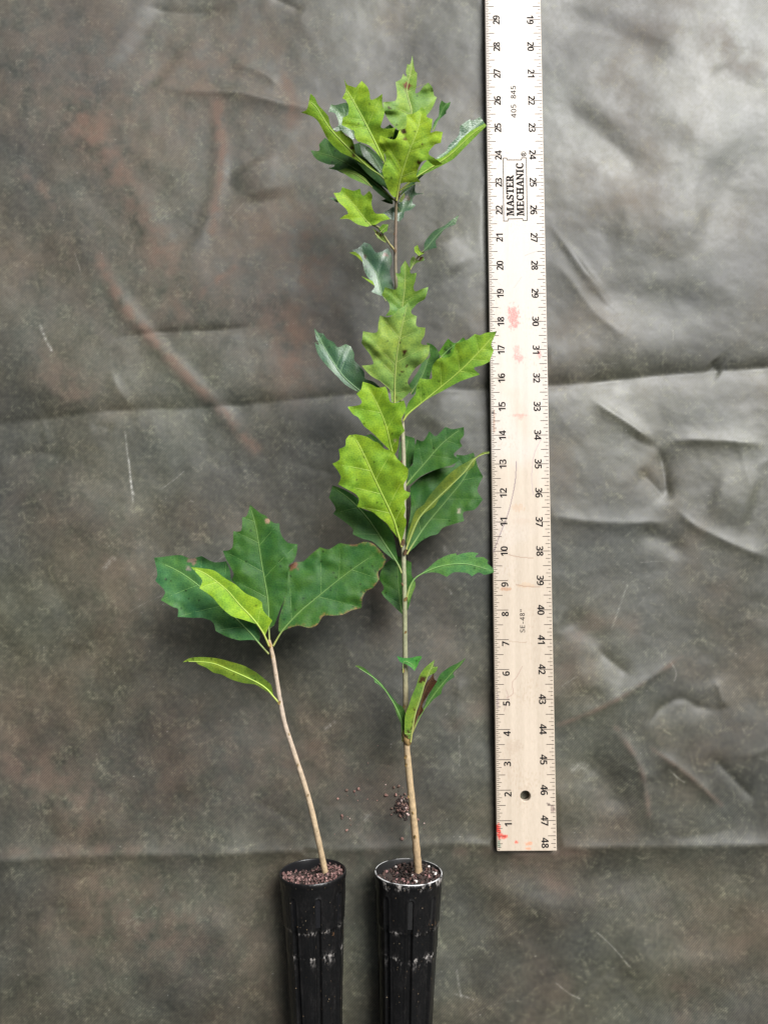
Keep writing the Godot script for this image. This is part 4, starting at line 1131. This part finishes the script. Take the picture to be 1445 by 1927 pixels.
	leaf(b, 3, "mid", [3.1, 3.0], [0.3, 0.3], [712, 1330, 735, 1260, 755, 1185], [712, 1345, 708, 1300, 735, 1215, 755, 1178, 768, 1220, 745, 1280, 728, 1320], {"no_veins": true, "no_rib": true, "tint": Vector3(1.4, 1.0, 0.7)})
	# lowest tuft
	leaf(b, 5, "mid", [3.2, 3.6, 4.2, 4.5], [0.3, 0.4], [690, 855, 684, 760, 670, 660, 600, 515, 480, 355, 300, 232], [690, 852, 680, 800, 686, 740, 650, 650, 610, 540, 570, 470, 500, 392, 460, 368, 448, 330, 380, 280, 297, 232, 330, 231, 380, 254, 440, 310, 500, 360, 542, 410, 600, 485, 650, 545, 690, 570, 712, 620, 715, 700, 705, 780, 697, 850], {"no_veins": true, "tint": Vector3(1.1, 1.0, 1.0)})
	leaf(b, 5, "mid", [3.6, 3.9], [0.1, 0.1], [692, 290, 700, 200, 760, 215, 790, 260], [642, 150, 655, 155, 700, 167, 760, 165, 800, 155, 842, 150, 848, 165, 825, 200, 815, 225, 788, 274, 760, 245, 720, 220, 670, 200], {"no_veins": true, "tint": Vector3(1.0, 1.35, 1.0), "label": "small torn leaf crossing the stem"})
	leaf(b, 5, "dark", [3.0, 2.8, 2.6], [0.2, 0.15], [760, 800, 860, 600, 1000, 400, 1205, 170], [830, 622, 870, 560, 900, 480, 960, 380, 1000, 300, 1080, 240, 1150, 205, 1211, 165, 1185, 205, 1155, 242, 1105, 290, 1118, 322, 1050, 370, 1015, 420, 1007, 462, 940, 512, 900, 560, 855, 605], {"no_veins": true})
	leaf(b, 5, "brown", [3.1, 3.5, 3.8], [0.4, 0.4], [770, 780, 820, 620, 870, 440, 940, 310], [765, 790, 798, 640, 830, 560, 858, 450, 880, 380, 920, 330, 945, 285, 950, 340, 974, 360, 940, 412, 900, 470, 850, 560, 862, 600, 840, 632, 805, 660], {"no_veins": true, "label": "withered brown leaf half"})
	leaf(b, 5, "olive", [3.5, 4.0, 4.6, 4.9], [0.35, 0.2], [755, 860, 790, 640, 840, 480, 890, 330, 950, 195], [740, 832, 704, 790, 710, 640, 740, 560, 765, 480, 800, 400, 830, 310, 870, 250, 930, 200, 955, 180, 945, 235, 980, 240, 960, 285, 900, 320, 872, 370, 862, 430, 830, 540, 800, 620, 780, 700, 760, 790, 748, 832], {"tint": Vector3(0.8, 0.95, 0.8), "burn": [[855, 340, 26], [835, 355, 18], [785, 590, 10], [770, 690, 12], [760, 740, 12], [740, 775, 12], [715, 810, 24]], "label": "insect-eaten folded leaf with brown spots, lowest on the stem"})

# ---------------------------------------------------------------- pots
func pot_tone(called: int, dusty_rim: float) -> StandardMaterial3D:
	var w := 768
	var h := 640
	var fine := noise(400 + called, 0.09, 3)
	var big := noise(420 + called, 0.02, 4)
	var col := Image.create(w, h, false, Image.FORMAT_RGB8)
	for y in h:
		var s := float(y) / h * 0.26         # metres from the rim
		for x in w:
			var f := fine.get_noise_2d(x, y * 1.3)
			var b := big.get_noise_2d(x, y)
			var d := clampf(b * 0.09 + f * 0.05, 0.0, 0.2)
			var band := 0.0
			for e in [[0.0592, 0.0016, 0.85], [0.0394, 0.0014, 0.6], [0.0615, 0.0045, 0.32]]:
				band = maxf(band, exp(-pow((s - e[0] + b * 0.0015) / e[1], 2.0)) * e[2])
			band = maxf(band, dusty_rim * smoothstep(0.007, 0.001, s - maxf(0.0, big.get_noise_1d(x * 1.3)) * 0.006))
			d += maxf(0.0, band * (-0.05 + f * 1.5 + b * 2.6 + 0.25 * big.get_noise_2d(x * 0.3 + 500.0 * called, 9.0)))
			var c := Color(0.062, 0.060, 0.060).lerp(Color(0.62, 0.60, 0.58), clampf(d, 0, 0.85))
			col.set_pixel(x, y, c)
	rng.seed = 77 + called
	for k in 240:
		var x := rng.randi_range(0, w - 3)
		var y := int(clampf(rng.randfn(0.055, 0.045), 0.003, 0.25) / 0.26 * h)
		var c := Color(0.55, 0.5, 0.42).lerp(Color(0.58, 0.46, 0.33), rng.randf()) * rng.randf_range(0.5, 1.1)
		for q in rng.randi_range(1, 3):
			col.set_pixel(mini(x + q, w - 1), y, c)
			if rng.randf() < 0.4: col.set_pixel(mini(x + q, w - 1), mini(y + 1, h - 1), c)
	for k in 5:                         # flakes of dry soil
		var cx := rng.randi_range(0, w - 20)
		var cy := int(rng.randf_range(0.03, 0.05) / 0.26 * h)
		for q in 26: col.set_pixel(clampi(cx + int(rng.randfn(0, 5)), 0, w - 1), clampi(cy + int(rng.randfn(0, 3)), 0, h - 1), Color(0.5, 0.36, 0.24))
	var m := StandardMaterial3D.new()
	m.albedo_texture = ImageTexture.create_from_image(col)
	m.roughness = 0.30
	m.metallic_specular = 0.45
	m.heightmap_enabled = true
	m.heightmap_texture = ImageTexture.create_from_image(noise(440 + called, 0.06, 4).get_image(512, 512))
	m.heightmap_scale = 0.03
	return m

func build_pot(label: String, rim_px: Vector2, radius: float, yaw: float, turn: float, mat: Material, num: int, lip_mat: Material) -> Node3D:
	var c := at(rim_px.x, rim_px.y, radius)
	var root := thing("seedling_pot", Vector3(c.x, 0, c.z))
	tag(root, label, "plant pot", "long black seedling pots")
	root.rotation.y = yaw
	var k := radius / 0.0277
	# distance from the rim, radius in mm
	var shape := [[0.0, 27.7], [0.0006, 28.0], [0.003, 27.9], [0.0045, 27.3], [0.012, 26.7], [0.02, 26.3], [0.03, 25.7], [0.0375, 25.3], [0.0388, 25.1], [0.0394, 24.5], [0.048, 24.2], [0.0575, 23.9], [0.0585, 23.6], [0.07, 23.0], [0.09, 22.2], [0.11, 21.3], [0.13, 20.5], [0.16, 19.6], [0.2, 18.4], [0.245, 17.2], [0.252, 15.5]]
	var lens := PackedFloat32Array()
	for i in shape.size() - 1:
		var n := maxi(1, int(ceil((shape[i + 1][0] - shape[i][0]) / 0.0035)))
		if i >= 3 and i < 6: n *= 3
		for q in n: lens.append(lerpf(shape[i][0], shape[i + 1][0], float(q) / n))
	lens.append(0.252)
	var around := 240
	var v := PackedVector3Array()
	var uv := PackedVector2Array()
	var ix := PackedInt32Array()
	var rn := noise(500 + num, 12.0, 2)
	for i in lens.size():
		var s := lens[i]
		var r := 0.0
		for q in shape.size() - 1:
			if s >= shape[q][0] and s <= shape[q + 1][0]: r = lerpf(shape[q][1], shape[q + 1][1], (s - shape[q][0]) / (shape[q + 1][0] - shape[q][0]))
		r *= 0.001 * k
		for j in around + 1:
			var a := TAU * j / around
			var w := fposmod(a - turn + PI / 8.0, PI / 4.0) - PI / 8.0      # angle from the nearest groove
			var x := absf(w) * r
			var start := 0.0125
			var down := s - start
			var groove := 0.0
			if down > -0.002:
				var cap := 0.0 if down > 0.002 else 0.002 - down      # rounded head
				var dd := sqrt(x * x + cap * cap)
				groove = smoothstep(0.0024, 0.0012, dd) * -0.0026 + exp(-pow((dd - 0.0029) / 0.0006, 2.0)) * 0.0006
			var rr := r + groove * k + rn.get_noise_2d(a, s * 2.0) * 0.0001
			if s > 0.2515: rr = r
			v.append(Vector3(sin(a) * rr, radius + cos(a) * rr, s * k))
			uv.append(Vector2(float(j) / around, s / 0.26))
	var ww := around + 1
	for i in lens.size() - 1:
		for j in around:
			var q := i * ww + j
			ix.append_array(PackedInt32Array([q, q + 1, q + ww, q + 1, q + ww + 1, q + ww]))
	var st := st_new()
	for i in v.size():
		st.set_uv(uv[i])
		st.add_vertex(v[i])
	for i in ix: st.add_index(i)
	st.generate_normals()
	part("pot_wall", st.commit(), mat, root)
	# base disc with drain holes' bars, seen only from below
	var dc := st_new()
	for j in 32:
		for e in [[0.0, 0], [1.0, j], [1.0, j + 1]]:
			var a: float = TAU * e[1] / 32
			dc.set_normal(Vector3(0, 0, 1))
			dc.add_vertex(Vector3(sin(a) * 0.0155 * k * e[0], radius + cos(a) * 0.0155 * k * e[0], 0.2519 * k))
	part("pot_base", dc.commit(), mat, root)
	# the rim and inner wall
	var inn := st_new()
	var prof := [[0.0, 27.7], [-0.0005, 27.45], [-0.0005, 26.9], [0.0004, 26.6], [0.006, 26.2], [0.014, 25.6], [0.022, 25.0], [0.035, 24.2]]
	for i in prof.size():
		for j in 97:
			var a := TAU * j / 96.0
			var wob := 1.0 + 0.006 * sin(a * 2.0 + num) * (1.0 if i else 0.0)
			inn.set_uv(Vector2(j / 96.0, 0.3 + i * 0.05))
			inn.add_vertex(Vector3(sin(a) * prof[i][1] * 0.001 * k * wob, radius + cos(a) * prof[i][1] * 0.001 * k * wob, prof[i][0] * k))
	for i in prof.size() - 1:
		for j in 96:
			var q := i * 97 + j
			for t in [q, q + 97, q + 1, q + 1, q + 97, q + 98]: inn.add_index(t)
	inn.generate_normals()
	part("pot_rim", inn.commit(), lip_mat, root)
	return root

func crumb_mesh(seed_: int) -> ArrayMesh:
	var r := RandomNumberGenerator.new()
	r.seed = seed_
	var s := SphereMesh.new()
	s.radius = 1.0
	s.height = 2.0
	s.radial_segments = 9
	s.rings = 5
	var n := noise(seed_, 0.9, 2)
	var ar := s.get_mesh_arrays()
	var v: PackedVector3Array = ar[Mesh.ARRAY_VERTEX]
	var stretch := Vector3(r.randf_range(0.8, 1.25), r.randf_range(0.6, 0.9), r.randf_range(0.7, 1.1))
	var ix: PackedInt32Array = ar[Mesh.ARRAY_INDEX]
	var st := st_new()
	for i in v.size():
		st.add_vertex(v[i] * stretch * (1.0 + n.get_noise_3dv(v[i]) * 0.75))
	for i in ix: st.add_index(i)
	st.generate_normals()
	return st.commit()

var crumbs := []
var crumb_mat: StandardMaterial3D

func soil(label: String, pot: Node3D, radius: float, seed_: int, tones: Array, shares: Array, size: float, hollow: Vector2) -> void:
	# loose mix that fills the mouth of a pot: a lumpy bed and grains
	var k := radius / 0.0277
	var root := Node3D.new()
	root.name = numbered("potting_soil")
	add_child(root, true)
	root.transform = pot.transform
	tag(root, label, "soil", "soil in the mouths of the pots")
	var n := noise(seed_, 190.0, 3)
	var r := RandomNumberGenerator.new()
	r.seed = seed_
	var rad := 0.0262 * k
	var depth := func(x: float, y: float) -> float:
		var d := Vector2(x, y) - hollow
		return 0.0028 + n.get_noise_2d(x, y) * 0.0025 + 0.012 * exp(-d.length_squared() / 0.00012) + x * -0.03
	var st := st_new()
	var rings := 16
	for i in rings + 1:
		for j in 49:
			var a := TAU * j / 48.0
			var q := Vector2(sin(a), cos(a)) * rad * i / rings
			st.add_vertex(Vector3(q.x, radius + q.y, depth.call(q.x, q.y) + 0.001))
	for i in rings:
		for j in 48:
			var q := i * 49 + j
			for t in [q, q + 1, q + 49, q + 1, q + 50, q + 49]: st.add_index(t)
	st.generate_normals()
	var bm := StandardMaterial3D.new()
	bm.albedo_color = lin(0.022, 0.015, 0.012)
	bm.roughness = 0.95
	tag(part("soil_bed", st.commit(), bm, root), "", "", "", "stuff")
	var mm := MultiMesh.new()
	mm.transform_format = MultiMesh.TRANSFORM_3D
	mm.use_colors = true
	mm.mesh = crumbs[0]
	var count := 900
	mm.instance_count = count
	for i in count:
		var a := r.randf_range(0, TAU)
		var q := Vector2(sin(a), cos(a)) * rad * sqrt(r.randf()) * 0.97
		var z: float = depth.call(q.x, q.y)
		var s := size * r.randf_range(0.5, 1.5)
		var bs := Basis.from_euler(Vector3(r.randf() * TAU, r.randf() * TAU, r.randf() * TAU)).scaled(Vector3.ONE * s)
		mm.set_instance_transform(i, Transform3D(bs, Vector3(q.x, radius + q.y, z - s * 0.3)))
		var pick := r.randf()
		var t := 0
		while t < shares.size() - 1 and pick > shares[t]: t += 1
		var c: Vector3 = tones[t] * r.randf_range(0.6, 1.3)
		mm.set_instance_color(i, Color(c.x, c.y, c.z))
	var mi := MultiMeshInstance3D.new()
	mi.name = "soil_grains"
	mi.multimesh = mm
	mi.material_override = crumb_mat
	root.add_child(mi, true)
	tag(mi, "", "", "", "stuff")

func build_pots() -> void:
	crumb_mat = StandardMaterial3D.new()
	crumb_mat.vertex_color_use_as_albedo = true
	crumb_mat.roughness = 0.85
	for i in 5: crumbs.append(crumb_mesh(600 + i))
	var black := StandardMaterial3D.new()
	black.albedo_color = lin(0.008, 0.008, 0.009)
	black.roughness = 0.28
	var chalky := StandardMaterial3D.new()
	var im := noise(480, 0.05, 4).get_image(256, 64)
	for y in 64:
		for x in 256:
			var v := smoothstep(0.50, 0.86, im.get_pixel(x, y).r + (0.35 if y < 26 else -0.7))
			im.set_pixel(x, y, Color(0.09, 0.09, 0.09).lerp(Color(0.74, 0.71, 0.67), v))
	im.convert(Image.FORMAT_RGB8)
	chalky.albedo_texture = ImageTexture.create_from_image(im)
	chalky.roughness = 0.5
	var p := build_pot("long black ribbed pot lying on the tarp, the left one, with a clean black rim", Vector2(588.5, 1640), 0.0273, 0.030, deg_to_rad(13.6), pot_tone(1, 0.0), 1, black)
	soil("coarse pinkish soil in the mouth of the left pot", p, 0.0273, 71, [Vector3(0.125, 0.064, 0.058), Vector3(0.25, 0.15, 0.135), Vector3(0.035, 0.02, 0.017)], [0.45, 0.62, 1.0], 0.00085, Vector2(-0.006, -0.014))
	var q := build_pot("long black ribbed pot lying on the tarp, the right one, with a chalky whitened rim", Vector2(768.5, 1640.5), 0.0277, -0.021, deg_to_rad(2.5), pot_tone(2, 0.8), 2, chalky)
	soil("dark peaty soil with white and pink grains in the mouth of the right pot", q, 0.0277, 72, [Vector3(0.022, 0.014, 0.011), Vector3(0.055, 0.028, 0.022), Vector3(0.19, 0.10, 0.095), Vector3(0.5, 0.45, 0.42)], [0.62, 0.88, 0.97, 1.0], 0.00095, Vector2(-0.012, -0.008))

func build_crumbs() -> void:
	var r := RandomNumberGenerator.new()
	r.seed = 5
	var tone := [Vector3(0.14, 0.075, 0.06), Vector3(0.20, 0.11, 0.09), Vector3(0.10, 0.06, 0.045)]
	# the larger crumbs, each a thing
	for c in [[230, 1260, 9], [325, 1248, 10], [293, 1268, 8], [155, 1330, 7], [555, 1300, 11], [635, 1295, 11], [658, 1225, 9], [190, 1470, 9], [192, 1492, 7], [230, 1590, 8], [600, 1410, 8], [815, 1500, 8], [685, 1655, 10], [710, 1290, 8], [718, 1375, 9]]:
		var p := spots(5, [c[0], c[1]])[0]
		var q := at(p.x, p.y, 0.001)
		var m := StandardMaterial3D.new()
		var t: Vector3 = tone[r.randi() % 3] * r.randf_range(0.8, 1.2)
		m.albedo_color = lin(t.x, t.y, t.z)
		m.roughness = 0.85
		var o := part("soil_crumb", crumbs[r.randi() % 5], m, self)
		var s: float = c[2] * 0.29 * 0.00044
		o.position = Vector3(q.x, tarp_height(q.x, q.z) + s * 0.45, q.z)
		o.rotation = Vector3(0, r.randf() * TAU, 0)
		o.scale = Vector3.ONE * s
		tag(o, "reddish brown crumb of soil lying loose on the tarp above the pots", "soil crumb", "crumbs of soil on the tarp")
	# the small ones and the little heap
	var list := []
	for c in [[305, 1300, 5], [235, 1305, 5], [320, 1345, 5], [405, 1035, 5], [485, 888, 4], [572, 1060, 4], [575, 1150, 3], [530, 1190, 3], [550, 1215, 5], [400, 1170, 4], [545, 1245, 3], [500, 1290, 4], [480, 1345, 6], [400, 1335, 5], [440, 1332, 4], [690, 1240, 5], [235, 1480, 4], [262, 1510, 5], [262, 1548, 5], [597, 1460, 7], [635, 1405, 5], [610, 1440, 4], [867, 1530, 5], [867, 1575, 4], [745, 1542, 3], [475, 1533, 3], [600, 1590, 3], [255, 1495, 5], [340, 1262, 5], [335, 1222, 4], [130, 1622, 3], [195, 1225, 3], [418, 1228, 3]]:
		list.append([Vector2(c[0], c[1]), float(c[2])])
	for i in 230: list.append([Vector2(684 + r.randfn(0, 36), 1400 + r.randfn(0, 44)), 2.5 + 10.0 * pow(r.randf(), 1.8)])
	var mm := MultiMesh.new()
	mm.transform_format = MultiMesh.TRANSFORM_3D
	mm.use_colors = true
	mm.mesh = crumbs[1]
	mm.instance_count = list.size()
	for i in list.size():
		var p := spots(5, [list[i][0].x, list[i][0].y])[0]
		var q := at(p.x, p.y, 0.001)
		var s: float = list[i][1] * 0.228 * 0.00044
		var up := 0.45 * s
		if i >= 33: up += maxf(0.0, 0.0025 - list[i][0].distance_to(Vector2(692, 1405)) * 0.00003) * r.randf()
		mm.set_instance_transform(i, Transform3D(Basis.from_euler(Vector3(r.randf() * 6, r.randf() * 6, r.randf() * 6)).scaled(Vector3.ONE * s), Vector3(q.x, tarp_height(q.x, q.z) + up, q.z)))
		var t: Vector3 = tone[r.randi() % 3]
		if i >= 33 and r.randf() < 0.6: t = Vector3(0.025, 0.015, 0.013)
		elif r.randf() < 0.18: t = Vector3(0.45, 0.33, 0.30)
		mm.set_instance_color(i, Color(t.x, t.y, t.z))
	var mi := MultiMeshInstance3D.new()
	mi.name = "spilled_soil"
	mi.multimesh = mm
	mi.material_override = crumb_mat
	add_child(mi, true)
	tag(mi, "small heap and specks of spilled dark soil on the tarp beside the taller stem", "soil", "", "stuff")

# ---------------------------------------------------------------- everything
func _ready() -> void:
	var th := deg_to_rad(TILT)
	fwd = Vector3(0, -cos(th), -sin(th))
	upv = Vector3(0, sin(th), -cos(th))
	cam_pos = Vector3(0, RULER_TOP, 0) - fwd * REACH
	var cam := Camera3D.new()
	cam.name = "camera"
	add_child(cam)
	cam.position = cam_pos
	cam.rotation = Vector3(-PI / 2 + th, 0, 0)
	cam.fov = rad_to_deg(2.0 * atan(963.5 / FOCAL))
	cam.near = 0.02
	cam.far = 60.0
	var env := Environment.new()
	env.background_mode = Environment.BG_SKY
	var sky := Sky.new()
	var sm := ProceduralSkyMaterial.new()
	sm.sky_top_color = Color(0.60, 0.63, 0.68)
	sm.sky_horizon_color = Color(0.66, 0.67, 0.68)
	sm.ground_bottom_color = Color(0.2, 0.19, 0.17)
	sm.ground_horizon_color = Color(0.4, 0.39, 0.37)
	sm.sky_energy_multiplier = 0.19
	sky.sky_material = sm
	env.sky = sky
	env.tonemap_mode = Environment.TONE_MAPPER_LINEAR
	env.tonemap_exposure = 4.3
	env.sdfgi_enabled = true
	env.ssao_enabled = true
	env.ssil_enabled = true
	var we := WorldEnvironment.new()
	we.name = "world_environment"
	we.environment = env
	add_child(we)
	var sun := DirectionalLight3D.new()
	sun.name = "soft_sun"
	sun.light_energy = 0.5
	sun.light_angular_distance = 32.0
	sun.light_color = Color(1.0, 0.995, 0.99)
	sun.shadow_enabled = true
	add_child(sun)
	sun.look_at_from_position(Vector3(0.62, 1.10, -0.86), Vector3.ZERO)

	build_tarp()
	var earth := PlaneMesh.new()
	earth.size = Vector2(60, 60)
	var em := StandardMaterial3D.new()
	em.albedo_color = lin(0.16, 0.13, 0.10)
	em.roughness = 0.95
	var ground := part("ground", earth, em, self)
	ground.position.y = -0.02
	tag(ground, "bare packed earth under the tarp", "ground", "", "structure")
	build_ruler()
	build_pots()
	build_seedlings()
	build_crumbs()
